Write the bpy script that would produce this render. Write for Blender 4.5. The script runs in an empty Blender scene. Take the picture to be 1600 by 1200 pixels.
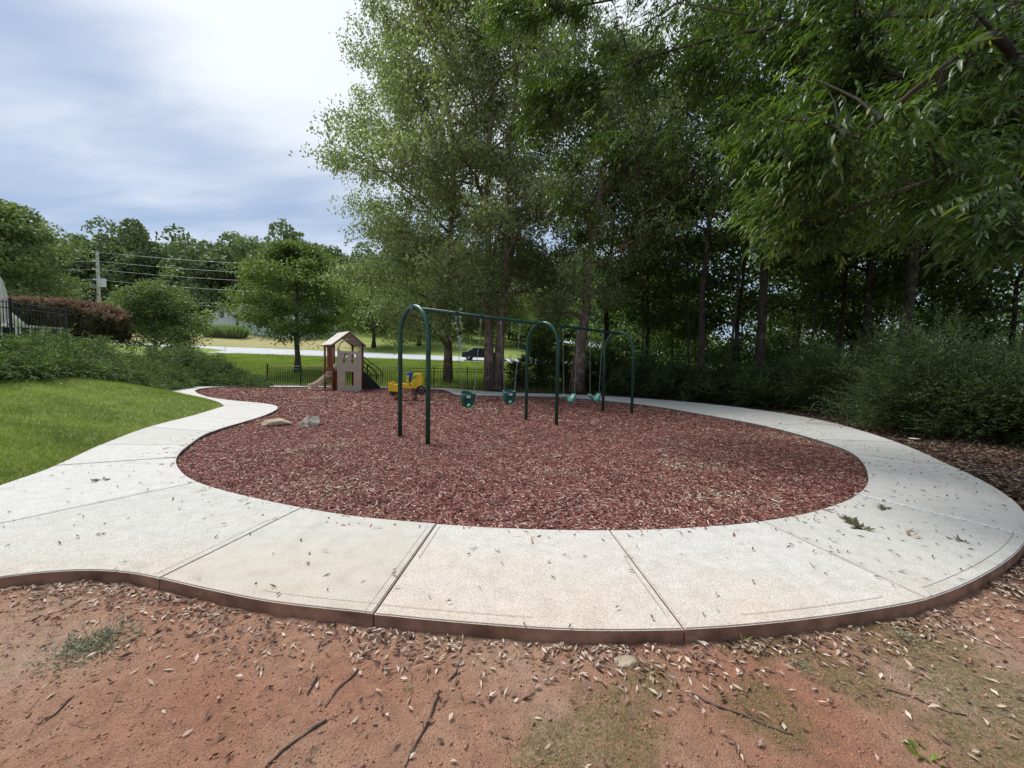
import bpy, bmesh, math, random
import numpy as np
from mathutils import Vector, Matrix, Quaternion
R = math.radians
rng = np.random.default_rng(7)
random.seed(7)
SC = bpy.context.scene
COL = SC.collection

# ------------------------------------------------------------------ camera
FPX, CAMZ = 610.0, 1.42
cam_d = bpy.data.cameras.new('camera')
cam = bpy.data.objects.new('camera', cam_d); COL.objects.link(cam)
cam_d.sensor_width = 36.0
cam_d.lens = 36.0 * FPX / 1600.0
cam_d.clip_start, cam_d.clip_end = 0.05, 3000
ROT = Matrix.Rotation(R(90 - 3.0), 3, 'X') @ Matrix.Rotation(R(0.97), 3, 'Z')
cam.matrix_world = Matrix.Translation((0, 0, CAMZ)) @ ROT.to_4x4()
SC.camera = cam

def ray(px, py):
    return ROT @ Vector(((px - 800) / FPX, (600 - py) / FPX, -1))
def G(px, py, z=0.0):                     # photo pixel -> point of a level surface
    d = ray(px, py); t = (z - CAMZ) / d.z
    return Vector((d.x * t, d.y * t, z))
def D(px, py, y):                         # photo pixel -> point at ground distance y
    d = ray(px, py); t = y / d.y
    return Vector((d.x * t, y, CAMZ + d.z * t))

# ------------------------------------------------------------------ sky, sun, exposure
SUN_EL, SUN_AZ = R(58), R(-58)            # azimuth from +Y towards +X
sun_dir = Vector((math.sin(SUN_AZ) * math.cos(SUN_EL), math.cos(SUN_AZ) * math.cos(SUN_EL), math.sin(SUN_EL)))
world = bpy.data.worlds.new('World'); SC.world = world; world.use_nodes = True
wn, wl = world.node_tree.nodes, world.node_tree.links
wn.clear()
def WN(t, **k):
    n = wn.new(t)
    for a, b in k.items(): setattr(n, a, b)
    return n
wout = WN('ShaderNodeOutputWorld'); wmix = WN('ShaderNodeMixShader')
bg1 = WN('ShaderNodeBackground'); bg2 = WN('ShaderNodeBackground')
skyt = WN('ShaderNodeTexSky', sky_type='NISHITA', sun_disc=False, sun_elevation=SUN_EL, sun_rotation=SUN_AZ)
bg1.inputs[1].default_value = 0.10
wl.new(skyt.outputs[0], bg1.inputs[0])
tc = WN('ShaderNodeTexCoord')
def wmath(op, a, b=None, c=None):
    n = WN('ShaderNodeMath', operation=op)
    for i, v in enumerate((a, b, c)):
        if v is None: continue
        if isinstance(v, (int, float)): n.inputs[i].default_value = v
        else: wl.new(v, n.inputs[i])
    return n.outputs[0]
def wramp(v, a, b, c=0.0, d=1.0, smooth=True):
    n = WN('ShaderNodeMapRange'); n.interpolation_type = 'SMOOTHSTEP' if smooth else 'LINEAR'
    wl.new(v, n.inputs[0])
    for i, q in enumerate((a, b, c, d)): n.inputs[i + 1].default_value = q
    return n.outputs[0]
sep = WN('ShaderNodeSeparateXYZ'); wl.new(tc.outputs['Generated'], sep.inputs[0])
zc = wmath('ADD', wmath('MAXIMUM', sep.outputs[2], 0.0), 0.22)
comb = WN('ShaderNodeCombineXYZ')
wl.new(wmath('DIVIDE', sep.outputs[0], zc), comb.inputs[0]); wl.new(wmath('DIVIDE', sep.outputs[1], zc), comb.inputs[1])
def wnoise(scale, detail, rough, rot=0.0, sx=1.0, sy=1.0, loc=(0, 0, 0), dist=0.0):
    m = WN('ShaderNodeMapping'); wl.new(comb.outputs[0], m.inputs[0])
    m.inputs['Rotation'].default_value = (0, 0, rot); m.inputs['Scale'].default_value = (sx, sy, 1); m.inputs['Location'].default_value = loc
    n = WN('ShaderNodeTexNoise'); wl.new(m.outputs[0], n.inputs[0])
    n.inputs['Scale'].default_value = scale; n.inputs['Detail'].default_value = detail
    n.inputs['Roughness'].default_value = rough; n.inputs['Distortion'].default_value = dist
    return n.outputs[0]
veil = wnoise(0.9, 4, 0.5, rot=R(35), sx=1.0, sy=2.2, loc=(2.3, 0.4, 0), dist=0.4)      # broad soft streaks
wisp = wnoise(2.2, 6, 0.55, rot=R(35), sx=0.8, sy=2.6, loc=(5.1, 1.2, 0), dist=0.6)
vd = WN('ShaderNodeVectorMath', operation='DOT_PRODUCT'); wl.new(tc.outputs['Generated'], vd.inputs[0])
vd.inputs[1].default_value = Vector((-.16, .56, .81)).normalized()       # the broad white cloud overhead
glow = wramp(vd.outputs['Value'], 0.79, 0.95)                                              # cloud bank whitest around that direction, apart from the sun
w = wmath('ADD', wmath('MULTIPLY', glow, 1.0), wmath('MULTIPLY', wmath('SUBTRACT', veil, 0.5), 1.7))
w = wmath('ADD', w, wmath('MULTIPLY', wmath('SUBTRACT', wisp, 0.5), 0.6))
wfac = wramp(w, -0.30, 0.75)
cmix = WN('ShaderNodeMix', data_type='RGBA'); wl.new(wfac, cmix.inputs['Factor'])
cmix.inputs[6].default_value = (0.14, 0.183, 0.258, 1); cmix.inputs[7].default_value = (0.385, 0.395, 0.405, 1)
wl.new(cmix.outputs[2], bg2.inputs[0]); bg2.inputs[1].default_value = 1.0
wl.new(bg1.outputs[0], wmix.inputs[1]); wl.new(bg2.outputs[0], wmix.inputs[2]); wmix.inputs[0].default_value = 0.9
wl.new(wmix.outputs[0], wout.inputs[0])
sd = bpy.data.lights.new('sun', 'SUN'); sd.energy = 1.75; sd.angle = R(26); sd.color = (1.0, 0.97, 0.92)
so = bpy.data.objects.new('sun', sd); COL.objects.link(so); so.rotation_euler = sun_dir.to_track_quat('Z', 'Y').to_euler()
SC.view_settings.view_transform = 'Standard'; SC.view_settings.look = 'None'
SC.view_settings.gamma = 1.0; SC.view_settings.use_curve_mapping = False
SC.view_settings.exposure = 1.32

# ------------------------------------------------------------------ materials
def new_mat(name):
    m = bpy.data.materials.new(name); m.use_nodes = True
    nt = m.node_tree; nt.nodes.clear()
    out = nt.nodes.new('ShaderNodeOutputMaterial'); b = nt.nodes.new('ShaderNodeBsdfPrincipled')
    nt.links.new(b.outputs[0], out.inputs[0])
    return m, nt, b, out
class NB:                                  # small node builder
    def __init__(s, nt): s.nt = nt; s.n = nt.nodes; s.l = nt.links; s.tc = nt.nodes.new('ShaderNodeTexCoord')
    def noise(s, scale, detail=4, rough=.55, coord='Object', out=0, sc=None, dist=0):
        t = s.n.new('ShaderNodeTexNoise'); t.inputs['Scale'].default_value = scale
        t.inputs['Detail'].default_value = detail; t.inputs['Roughness'].default_value = rough; t.inputs['Distortion'].default_value = dist
        src = s.tc.outputs[coord]
        if sc:
            mp = s.n.new('ShaderNodeMapping'); s.l.new(src, mp.inputs[0]); mp.inputs['Scale'].default_value = sc; src = mp.outputs[0]
        s.l.new(src, t.inputs[0]); return t.outputs[out]
    def voro(s, scale, feature='F1', out='Distance'):
        t = s.n.new('ShaderNodeTexVoronoi'); t.feature = feature; t.inputs['Scale'].default_value = scale
        s.l.new(s.tc.outputs['Object'], t.inputs[0]); return t.outputs[out]
    def ramp(s, v, stops, interp='LINEAR'):
        r = s.n.new('ShaderNodeValToRGB'); r.color_ramp.interpolation = interp; e = r.color_ramp.elements
        while len(e) < len(stops): e.new(0.5)
        for k, (p, c) in enumerate(stops):
            e[k].position = p; e[k].color = (c, c, c, 1) if isinstance(c, (int, float)) else (*c, 1)
        s.l.new(v, r.inputs[0]); return r.outputs[0]
    def mr(s, v, a, b, c=0., d=1.):
        n = s.n.new('ShaderNodeMapRange'); s.l.new(v, n.inputs[0]); n.interpolation_type = 'SMOOTHSTEP'
        for i, q in enumerate((a, b, c, d)): n.inputs[i + 1].default_value = q
        return n.outputs[0]
    def math(s, op, a, b=None):
        n = s.n.new('ShaderNodeMath'); n.operation = op
        for i, v in enumerate((a, b)):
            if v is None: continue
            if isinstance(v, (int, float)): n.inputs[i].default_value = v
            else: s.l.new(v, n.inputs[i])
        return n.outputs[0]
    def mix(s, f, a, b, mode='MIX'):
        n = s.n.new('ShaderNodeMix'); n.data_type = 'RGBA'; n.blend_type = mode
        if isinstance(f, (int, float)): n.inputs['Factor'].default_value = f
        else: s.l.new(f, n.inputs['Factor'])
        for i, v in ((6, a), (7, b)):
            if isinstance(v, tuple): n.inputs[i].default_value = (*v, 1)
            elif isinstance(v, float): n.inputs[i].default_value = (v, v, v, 1)
            else: s.l.new(v, n.inputs[i])
        return n.outputs[2]
    def island(s):
        g = s.n.new('ShaderNodeNewGeometry'); return g.outputs['Random Per Island']
    def attr(s, name):
        a = s.n.new('ShaderNodeAttribute'); a.attribute_name = name; return a.outputs['Fac']
    def bump(s, bsdf, h, strength=.3, dist=.01):
        b = s.n.new('ShaderNodeBump'); b.inputs['Strength'].default_value = strength; b.inputs['Distance'].default_value = dist
        s.l.new(h, b.inputs['Height']); s.l.new(b.outputs[0], bsdf.inputs['Normal'])
def plain(name, col, rough=.5, metal=0., var=.12, nscale=6., bump=.05, spec=.5):
    m, nt, b, o = new_mat(name); q = NB(nt)
    n = q.noise(nscale, 5)
    c2 = tuple(max(0, c * (1 - var * 2)) for c in col); c1 = tuple(min(1, c * (1 + var)) for c in col)
    nt.links.new(q.ramp(n, [(.3, c2), (.7, c1)]), b.inputs['Base Color'])
    nt.links.new(q.ramp(q.noise(nscale * 3), [(.3, max(0, rough - .1)), (.7, min(1, rough + .12))]), b.inputs['Roughness'])
    b.inputs['Metallic'].default_value = metal; b.inputs['Specular IOR Level'].default_value = spec
    if bump: q.bump(b, q.noise(nscale * 12), bump, .005)
    return m
def leaf_mat(name, stops, trans=.3, rough=.5, big=.35, bscale=.6, tcol=None, spec=.35):
    m, nt, b, o = new_mat(name); q = NB(nt)
    c = q.ramp(q.island(), stops)
    n = q.ramp(q.noise(bscale, 3), [(.3, 1 - big), (.7, 1 + big)])
    c = q.mix(1.0, c, n, 'MULTIPLY')
    nt.links.new(c, b.inputs['Base Color']); b.inputs['Roughness'].default_value = rough; b.inputs['Specular IOR Level'].default_value = spec
    t = nt.nodes.new('ShaderNodeBsdfTranslucent'); 
    tc_ = q.mix(1.0, c, tcol or (1.5, 1.75, .7), 'MULTIPLY'); nt.links.new(tc_, t.inputs[0])
    mx = nt.nodes.new('ShaderNodeMixShader'); mx.inputs[0].default_value = trans
    nt.links.new(b.outputs[0], mx.inputs[1]); nt.links.new(t.outputs[0], mx.inputs[2]); nt.links.new(mx.outputs[0], o.inputs[0])
    return m
def bark_mat(name, c1, c2, scale=1.):
    m, nt, b, o = new_mat(name); q = NB(nt)
    n = q.noise(9 * scale, 6, .65, sc=(1, 1, .25)); p = q.noise(3 * scale, 3)
    c = q.ramp(n, [(.32, c1), (.66, c2)]); c = q.mix(q.mr(p, .5, .7), c, tuple(x * 1.35 for x in c2))
    nt.links.new(c, b.inputs['Base Color']); b.inputs['Roughness'].default_value = .9; b.inputs['Specular IOR Level'].default_value = .2
    q.bump(b, n, .9, .04); return m

M = {}
M['leaf_birch'] = leaf_mat('birch_leaf', [(0, (.13, .165, .07)), (.5, (.20, .245, .105)), (.85, (.27, .31, .15)), (1, (.37, .40, .24))], .42, .42, .25, .35, (1.25, 1.4, .75))
M['leaf_near'] = leaf_mat('pecan_leaf', [(0, (.035, .062, .016)), (.45, (.06, .102, .023)), (.8, (.09, .145, .034)), (.93, (.14, .19, .06)), (1, (.24, .26, .09))], .36, .34, .45, .9, (1.3, 1.5, .5))
M['leaf_wood'] = leaf_mat('woodland_leaf', [(0, (.045, .075, .022)), (.5, (.078, .125, .032)), (1, (.13, .185, .055))], .42, .5, .4, .3, (1.4, 1.55, .55))
M['leaf_oak'] = leaf_mat('oak_leaf', [(0, (.085, .13, .035)), (.5, (.14, .20, .055)), (1, (.21, .28, .09))], .34, .5, .3, .5, (1.35, 1.45, .6))
M['leaf_far'] = leaf_mat('far_leaf', [(0, (.085, .12, .06)), (.5, (.13, .17, .08)), (1, (.19, .235, .11))], .22, .6, .35, .08)
M['leaf_round'] = leaf_mat('round_tree_leaf', [(0, (.10, .145, .05)), (.5, (.15, .20, .07)), (1, (.22, .27, .11))], .28, .5, .25, .7, (1.3, 1.4, .6))
M['juniper'] = leaf_mat('juniper_needles', [(0, (.035, .065, .024)), (.4, (.085, .135, .045)), (.85, (.16, .22, .07)), (.95, (.23, .30, .09)), (1, (.34, .40, .12))], .15, .6, .55, 2.2)
M['shrub'] = leaf_mat('shrub_leaf', [(0, (.028, .045, .018)), (.5, (.052, .077, .028)), (.9, (.095, .13, .048)), (1, (.17, .19, .08))], .3, .55, .5, 1.2)  # dark green leaves, tones lowered further in place of overhead canopy shade
M['hedge'] = leaf_mat('dark_hedge_leaf', [(0, (.03, .035, .02)), (.6, (.07, .06, .03)), (1, (.12, .10, .045))], .15, .55, .3, 1.)
M['hedge_red'] = leaf_mat('red_shoot_leaf', [(0, (.14, .08, .06)), (.45, (.26, .15, .12)), (.75, (.32, .25, .17)), (1, (.28, .28, .14))], .25, .5, .2, 1., (1.2, .95, .75))
M['grass'] = leaf_mat('grass_blade', [(0, (.15, .20, .045)), (.6, (.225, .29, .07)), (.9, (.28, .35, .10)), (1, (.42, .42, .22))], .32, .5, .38, .9, (1.3, 1.35, .6))
M['grass_far'] = leaf_mat('rough_grass_blade', [(0, (.16, .22, .05)), (.6, (.24, .31, .065)), (1, (.34, .38, .12))], .3, .6, .3, .25, (1.3, 1.4, .6))
M['reed'] = leaf_mat('ornamental_grass_blade', [(0, (.13, .2, .08)), (1, (.3, .38, .2))], .25, .5, .1, 1.)
M['weed'] = leaf_mat('weed_leaf', [(0, (.17, .18, .11)), (.6, (.27, .28, .18)), (1, (.46, .45, .34))], .2, .6, .1, 1., (1.15, 1.1, .85))
M['bark_birch'] = bark_mat('birch_bark', (.07, .05, .04), (.26, .19, .155), 1.)
M['bark_dark'] = bark_mat('dark_bark', (.022, .018, .013), (.078, .068, .052), 1.)
M['bark_grey'] = bark_mat('grey_bark', (.05, .045, .038), (.15, .135, .115), 1.)
M['green_paint'] = plain('green_powder_coat', (.008, .07, .048), .32, 0, .15, 5, .02)
M['green_light'] = plain('sunlit_mint_rubber', (.25, .48, .38), .5)  # sunlit mint of the bucket insides put into the colour; end plates share it
M['seat_green'] = plain('green_rubber', (.012, .10, .075), .5, 0, .15, 9)
M['belt_green'] = plain('sheen_green_rubber', (.07, .24, .185), .28, 0, .1, 9)  # belt green lightened to stand in for its grazing reflection
M['black_metal'] = plain('black_powder_coat', (.012, .012, .014), .42, 0, .2)
M['galv'] = plain('galvanised_steel', (.3, .31, .32), .5, .6)
M['tan_plastic'] = plain('tan_plastic', (.43, .345, .265), .5, 0, .07, 4, .04)
M['tan_light'] = plain('light_tan_plastic', (.60, .50, .38), .5, 0, .06)
M['roof_plastic'] = plain('beige_roof_plastic', (.58, .54, .48), .5, 0, .08)
M['brown_plastic'] = plain('redbrown_plastic', (.17, .04, .022), .45, 0, .1)
M['slide_plastic'] = plain('terracotta_plastic', (.30, .12, .065), .45, 0, .1)
M['teal'] = plain('teal_plastic', (.012, .10, .10), .4)
M['yellow'] = plain('yellow_plastic', (.80, .52, .012), .4, 0, .06, 5, .02)
M['blue'] = plain('blue_plastic', (.01, .06, .35), .4)
M['black_rubber'] = plain('black_rubber', (.012, .012, .012), .7)
M['white'] = plain('white_paint', (.72, .73, .73), .6, 0, .06, 2)
M['cream_cloth'] = plain('cream_canvas', (.78, .75, .66), .85, 0, .06)
M['roof_grey'] = plain('grey_shingle', (.12, .12, .135), .9, 0, .15, 3)
M['glass_dark'] = plain('dark_window_glass', (.02, .024, .03), .1)
M['pole_wood'] = bark_mat('weathered_pole_wood', (.38, .35, .31), (.6, .57, .52), 1.)
M['car_paint'] = plain('black_car_paint', (.012, .013, .016), .15)
M['wire'] = plain('aluminium_wire', (.42, .43, .44), .5, .3)
M['scrap'] = plain('white_paper', (.7, .7, .68), .8)
M['label'] = plain('printed_label', (.55, .58, .56), .6)
M['rock_tan'] = plain('tan_rock', (.42, .34, .24), .9, 0, .3, 7, .9, .2)
M['rock_grey'] = plain('grey_rock', (.50, .44, .36), .9, 0, .35, 8, .9, .2)

# ground
m, nt, b, o = new_mat('ground_soil'); q = NB(nt); M['ground'] = m
n1, n2, n3 = q.noise(.9, 5), q.noise(14, 6, .7), q.noise(70, 4, .7)
clay = q.ramp(n1, [(.3, (.46, .205, .125)), (.5, (.52, .30, .20)), (.7, (.57, .41, .29))])
clay = q.mix(q.mr(n2, .35, .7), clay, q.mix(.5, clay, (.22, .12, .085)))
clay = q.mix(q.mr(n3, .6, .72, 0, .8), clay, (.56, .40, .30))
nf = q.noise(160, 3, .7)
clay = q.mix(q.mr(nf, .56, .66, 0, .75), clay, (.17, .08, .05))
clay = q.mix(q.mr(nf, .42, .34, 0, .6), clay, (.55, .36, .26))
moss = q.ramp(q.noise(45, 4), [(.3, (.075, .085, .028)), (.7, (.19, .19, .06))])
litter = q.ramp(q.noise(30, 6, .75), [(.28, (.03, .018, .013)), (.5, (.10, .056, .038)), (.72, (.24, .15, .10))])
grassc = q.ramp(q.noise(3.0, 6, .7), [(.3, (.13, .175, .04)), (.5, (.20, .265, .065)), (.65, (.27, .32, .095)), (.8, (.34, .34, .14))])
dryc = q.ramp(q.noise(1.2, 5, .6), [(.3, (.26, .25, .10)), (.7, (.42, .35, .18))])
def masked(at, ns, lo, hi):
    return q.mr(q.math('ADD', q.attr(at), q.math('MULTIPLY', q.math('SUBTRACT', q.noise(ns, 5, .65), .5), .9)), lo, hi)
c = q.mix(q.math('MULTIPLY', masked('moss', 11, .42, .85), q.mr(q.noise(60, 5, .75), .35, .62, .1, .85)), clay, moss)
c = q.mix(masked('litter', 4, .4, .6), c, litter)
c = q.mix(masked('grass', 3, .45, .55), c, grassc)
c = q.mix(masked('dry', .5, .4, .6), c, dryc)
nt.links.new(c, b.inputs['Base Color']); b.inputs['Roughness'].default_value = .95; b.inputs['Specular IOR Level'].default_value = .15
q.bump(b, q.math('ADD', q.math('ADD', n2, n3), q.math('MULTIPLY', nf, .8)), 1., .022)

# concrete
def concrete(name, tint):
    m, nt, b, o = new_mat(name); q = NB(nt)
    fine = q.noise(150, 2, .75); mid = q.noise(7, 5, .6); sp = q.noise(75, 4, .7)
    c = q.ramp(mid, [(.25, (.49, .485, .46)), (.5, (.565, .56, .535)), (.75, (.625, .62, .60))])
    c = q.mix(q.mr(fine, .50, .62, 0, .62), c, (.25, .23, .205))
    c = q.mix(q.mr(sp, .56, .70, 0, .45), c, (.33, .305, .275))
    c = q.mix(q.mr(fine, .42, .36, 0, .5), c, (.74, .73, .70))
    sepx = nt.nodes.new('ShaderNodeSeparateXYZ'); nt.links.new(q.tc.outputs['Object'], sepx.inputs[0])
    nz = q.math('MULTIPLY', q.math('SUBTRACT', q.noise(1.6, 4, .6), .5), 1.6)
    # rust-coloured clay washed over the low near edge, strongest on the left
    ed = q.math('ADD', q.math('ADD', sepx.outputs[1], q.math('MULTIPLY', q.math('ABSOLUTE', q.math('ADD', sepx.outputs[0], .9)), .16)), nz)
    c = q.mix(q.mr(ed, 3.9, 1.7, 0, .75), c, q.mix(1.0, c, (1.0, .83, .67), 'MULTIPLY'))
    st = q.noise(2.6, 6, .7); c = q.mix(q.mr(st, .54, .72, 0, .5), c, q.mix(1.0, c, (.80, .77, .73), 'MULTIPLY'))
    c = q.mix(1.0, c, tint, 'MULTIPLY')
    nt.links.new(c, b.inputs['Base Color']); b.inputs['Roughness'].default_value = .9; b.inputs['Specular IOR Level'].default_value = .25
    q.bump(b, q.math('ADD', fine, q.math('MULTIPLY', sp, .8)), .5, .006)
    return m
M['concrete'] = concrete('broom_concrete', (1.0, .99, .98)); M['concrete_b'] = concrete('aged_concrete', (.93, .925, .90))
M['line_dark'] = plain('tooled_line_concrete', (.27, .235, .195), .95, 0, .3, 8)  # darker concrete tone for the tooled line strips
M['clay_side'] = plain('clay_stained_concrete', (.31, .17, .11), .95, 0, .28, 5, .5, .15)
M['dark_side'] = plain('dark_grey_concrete', (.15, .135, .12), .95, 0, .28, 6, .5, .15)  # dark grey for slab sides outside the clay-stained edge
# mulch
mul_stops = [(0, (.05, .02, .016)), (.22, (.15, .05, .04)), (.5, (.26, .09, .073)), (.74, (.35, .14, .112)), (.86, (.42, .27, .21)), (.92, (.55, .42, .33)), (1, (.66, .55, .45))]
m, nt, b, o = new_mat('mulch_bed'); q = NB(nt); M['mulch'] = m
n = q.noise(55, 6, .8, sc=(1, 1.6, 1)); c = q.ramp(n, [(.32, (.045, .016, .013)), (.5, (.18, .058, .048)), (.6, (.27, .095, .078)), (.72, (.46, .31, .24))])
nt.links.new(c, b.inputs['Base Color']); b.inputs['Roughness'].default_value = .95; q.bump(b, n, 1., .03)
m, nt, b, o = new_mat('mulch_chip'); q = NB(nt); M['chip'] = m
c = q.ramp(q.island(), mul_stops); nz = q.noise(.55, 4, .6)
c = q.mix(q.mr(nz, .52, .68, 0, .9), c, q.mix(1.0, c, (1.3, 1.75, 1.6), 'MULTIPLY')); c = q.mix(q.mr(q.noise(1.7, 5, .65), .52, .70, 0, .55), c, q.mix(1.0, c, (.5, .48, .5), 'MULTIPLY'))
nt.links.new(c, b.inputs['Base Color']); b.inputs['Roughness'].default_value = .85; b.inputs['Specular IOR Level'].default_value = .25
M['dead'] = leaf_mat('dead_leaf', [(0, (.10, .055, .04)), (.35, (.23, .14, .10)), (.7, (.42, .31, .23)), (1, (.64, .54, .44))], .12, .7, .1, 1., (1.1, 1., .8))
M['dead_dark'] = leaf_mat('old_litter_leaf', [(0, (.04, .024, .018)), (.4, (.10, .06, .045)), (.75, (.20, .13, .09)), (1, (.38, .29, .21))], .1, .7, .1, 1., (1.1, 1., .8))
M['green_dead'] = leaf_mat('fallen_green_leaf', [(0, (.04, .035, .022)), (.5, (.075, .075, .042)), (.85, (.12, .12, .06)), (1, (.24, .2, .12))], .1, .6, .1, 1.)
M['clod'] = plain('clay_crumb', (.40, .20, .13), .95, 0, .3, 30)
M['twig'] = bark_mat('twig_bark', (.05, .035, .028), (.19, .14, .11), 2.)
M['twig_pale'] = bark_mat('bleached_twig', (.14, .12, .10), (.34, .30, .26), 2.)
# asphalt
m, nt, b, o = new_mat('pale_worn_asphalt'); q = NB(nt); M['road'] = m
nt.links.new(q.ramp(q.noise(1.5, 6), [(.3, (.36, .37, .39)), (.7, (.46, .47, .49))]), b.inputs['Base Color']); b.inputs['Roughness'].default_value = .75

# ------------------------------------------------------------------ object helpers
def tag(o, label=None, cat=None, group=None, kind=None):
    for k, v in (('label', label), ('category', cat), ('group', group), ('kind', kind)):
        if v: o[k] = v
    return o
def link(name, me, mat=None, parent=None, smooth=False):
    o = bpy.data.objects.new(name, me); COL.objects.link(o)
    if mat is not None and not me.materials:
        for mm in (mat if isinstance(mat, (list, tuple)) else [mat]): me.materials.append(mm)
    if parent: o.parent = parent
    if smooth: me.shade_smooth()
    return o
def empty(name, loc, label, cat, group=None, rz=0):
    o = bpy.data.objects.new(name, None); COL.objects.link(o); o.location = loc; o.rotation_euler = (0, 0, rz)
    o.empty_display_size = .2
    return tag(o, label, cat, group)
def copy_tree(o, parent=None):
    c = o.copy(); COL.objects.link(c); c.parent = parent
    for ch in [k for k in bpy.data.objects if k.parent == o]: copy_tree(ch, c)
    return c
def np_mesh(name, V, F):
    """V (n,3), F (m,k) all faces with k corners"""
    V = np.ascontiguousarray(V, dtype=np.float32); F = np.ascontiguousarray(F, dtype=np.int32)
    me = bpy.data.meshes.new(name); k = F.shape[1]
    me.vertices.add(len(V)); me.vertices.foreach_set('co', V.ravel())
    me.loops.add(F.size); me.loops.foreach_set('vertex_index', F.ravel())
    me.polygons.add(len(F)); me.polygons.foreach_set('loop_start', np.arange(0, F.size, k, dtype=np.int32))
    me.update(calc_edges=True); return me
class MB:                                   # mixed builder of simple solids
    def __init__(s): s.v = []; s.f = []
    def add(s, v, f):
        o = len(s.v); s.v += [tuple(p) for p in v]; s.f += [tuple(i + o for i in q) for q in f]
    def box(s, c, d, rz=0., mat=None):
        x, y, z = d[0] / 2, d[1] / 2, d[2] / 2
        pts = [Vector((a * x, b * y, e * z)) for e in (-1, 1) for b in (-1, 1) for a in (-1, 1)]
        mt = mat or Matrix.Rotation(rz, 3, 'Z')
        s.add([mt @ p + Vector(c) for p in pts], [(0, 2, 3, 1), (4, 5, 7, 6), (0, 1, 5, 4), (2, 6, 7, 3), (0, 4, 6, 2), (1, 3, 7, 5)])
    def tube(s, pts, rad, n=8, cap=True):
        pts = [Vector(p) for p in pts]; m = len(pts)
        rad = rad if isinstance(rad, (list, tuple, np.ndarray)) else [rad] * m
        o = len(s.v); up = None
        for i, p in enumerate(pts):
            t = (pts[min(i + 1, m - 1)] - pts[max(i - 1, 0)])
            t = t.normalized() if t.length > 1e-9 else Vector((0, 0, 1))
            if up is None:
                up = Vector((0, 0, 1)) if abs(t.z) < .9 else Vector((1, 0, 0))
            a = t.cross(up).normalized(); up = a.cross(t).normalized()
            for k in range(n):
                an = 2 * math.pi * k / n
                s.v.append(tuple(p + (a * math.cos(an) + up * math.sin(an)) * rad[i]))
        for i in range(m - 1):
            for k in range(n):
                k2 = (k + 1) % n
                s.f.append((o + i * n + k, o + i * n + k2, o + (i + 1) * n + k2, o + (i + 1) * n + k))
        if cap:
            s.f.append(tuple(o + k for k in reversed(range(n)))); s.f.append(tuple(o + (m - 1) * n + k for k in range(n)))
    def prism(s, outline, depth, frame=None):      # outline in local xz, thickness along y
        n = len(outline); fr = frame or Matrix.Identity(4)
        v = [fr @ Vector((x, -depth / 2, z)) for x, z in outline] + [fr @ Vector((x, depth / 2, z)) for x, z in outline]
        s.add(v, [tuple(range(n)), tuple(range(2 * n - 1, n - 1, -1))] + [(i, i + n, (i + 1) % n + n, (i + 1) % n) for i in range(n)])
    def build(s, name, mat, parent=None, smooth=False, bevel=0):
        me = bpy.data.meshes.new(name); me.from_pydata(s.v, [], s.f); me.validate()
        bm = bmesh.new(); bm.from_mesh(me); bmesh.ops.recalc_face_normals(bm, faces=bm.faces)
        if bevel:
            bmesh.ops.bevel(bm, geom=[e for e in bm.edges if e.is_manifold and e.calc_face_angle(0) > .6], offset=bevel, segments=1, affect='EDGES')
        bm.to_mesh(me); bm.free()
        o = link(name, me, mat, parent)
        if smooth: me.shade_smooth()
        return o
def nrm(a): return a / np.maximum(np.linalg.norm(a, axis=1, keepdims=True), 1e-9)
def leaf_quads(C, Dr, L, W, rg, fold=0., flat=0.):
    """kite-shaped leaves: base C, direction Dr, length L, width W"""
    n = len(C); L = np.broadcast_to(L, (n,))[:, None]; W = np.broadcast_to(W, (n,))[:, None]
    Dr = nrm(Dr); r = rg.normal(size=(n, 3)); r[:, 2] *= (1 - flat)
    s = nrm(np.cross(Dr, np.where(flat > 0, np.array([[0, 0, 1.]]) + r * (1 - flat), r)))
    mid = C + Dr * L * .42
    V = np.empty((n, 4, 3)); V[:, 0] = C; V[:, 1] = mid + s * W / 2; V[:, 2] = C + Dr * L; V[:, 3] = mid - s * W / 2
    if fold:
        nn = np.cross(Dr, s); V[:, 1] += nn * W * fold; V[:, 3] += nn * W * fold
    return V.reshape(-1, 3), np.arange(n * 4).reshape(n, 4)
def in_poly(P, poly):
    x, y = P[:, 0], P[:, 1]; ins = np.zeros(len(P), bool); n = len(poly); j = n - 1
    for i in range(n):
        xi, yi, xj, yj = poly[i][0], poly[i][1], poly[j][0], poly[j][1]
        c = ((yi > y) != (yj > y)) & (x < (xj - xi) * (y - yi) / ((yj - yi) if yj != yi else 1e-9) + xi)
        ins ^= c; j = i
    return ins
def dist_line(P, line):
    d = np.full(len(P), 1e9)
    for a, b in zip(line[:-1], line[1:]):
        a = np.array(a[:2]); b = np.array(b[:2]); ab = b - a
        t = np.clip(((P[:, :2] - a) @ ab) / max(ab @ ab, 1e-9), 0, 1)
        d = np.minimum(d, np.linalg.norm(P[:, :2] - (a + t[:, None] * ab), axis=1))
    return d
def catmull(pts, n=5, closed=False):
    P = [Vector(p) for p in pts]; out = []; N = len(P)
    for i in range(N if closed else N - 1):
        g = (lambda k: P[k % N]) if closed else (lambda k: P[max(0, min(N - 1, k))])
        p0, p1, p2, p3 = g(i - 1), g(i), g(i + 1), g(i + 2)
        for k in range(n):
            t = k / n
            out.append(.5 * ((2 * p1) + (p2 - p0) * t + (2 * p0 - 5 * p1 + 4 * p2 - p3) * t * t + (3 * p1 - p0 - 3 * p2 + p3) * t ** 3))
    if not closed: out.append(P[-1])
    return out

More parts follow.
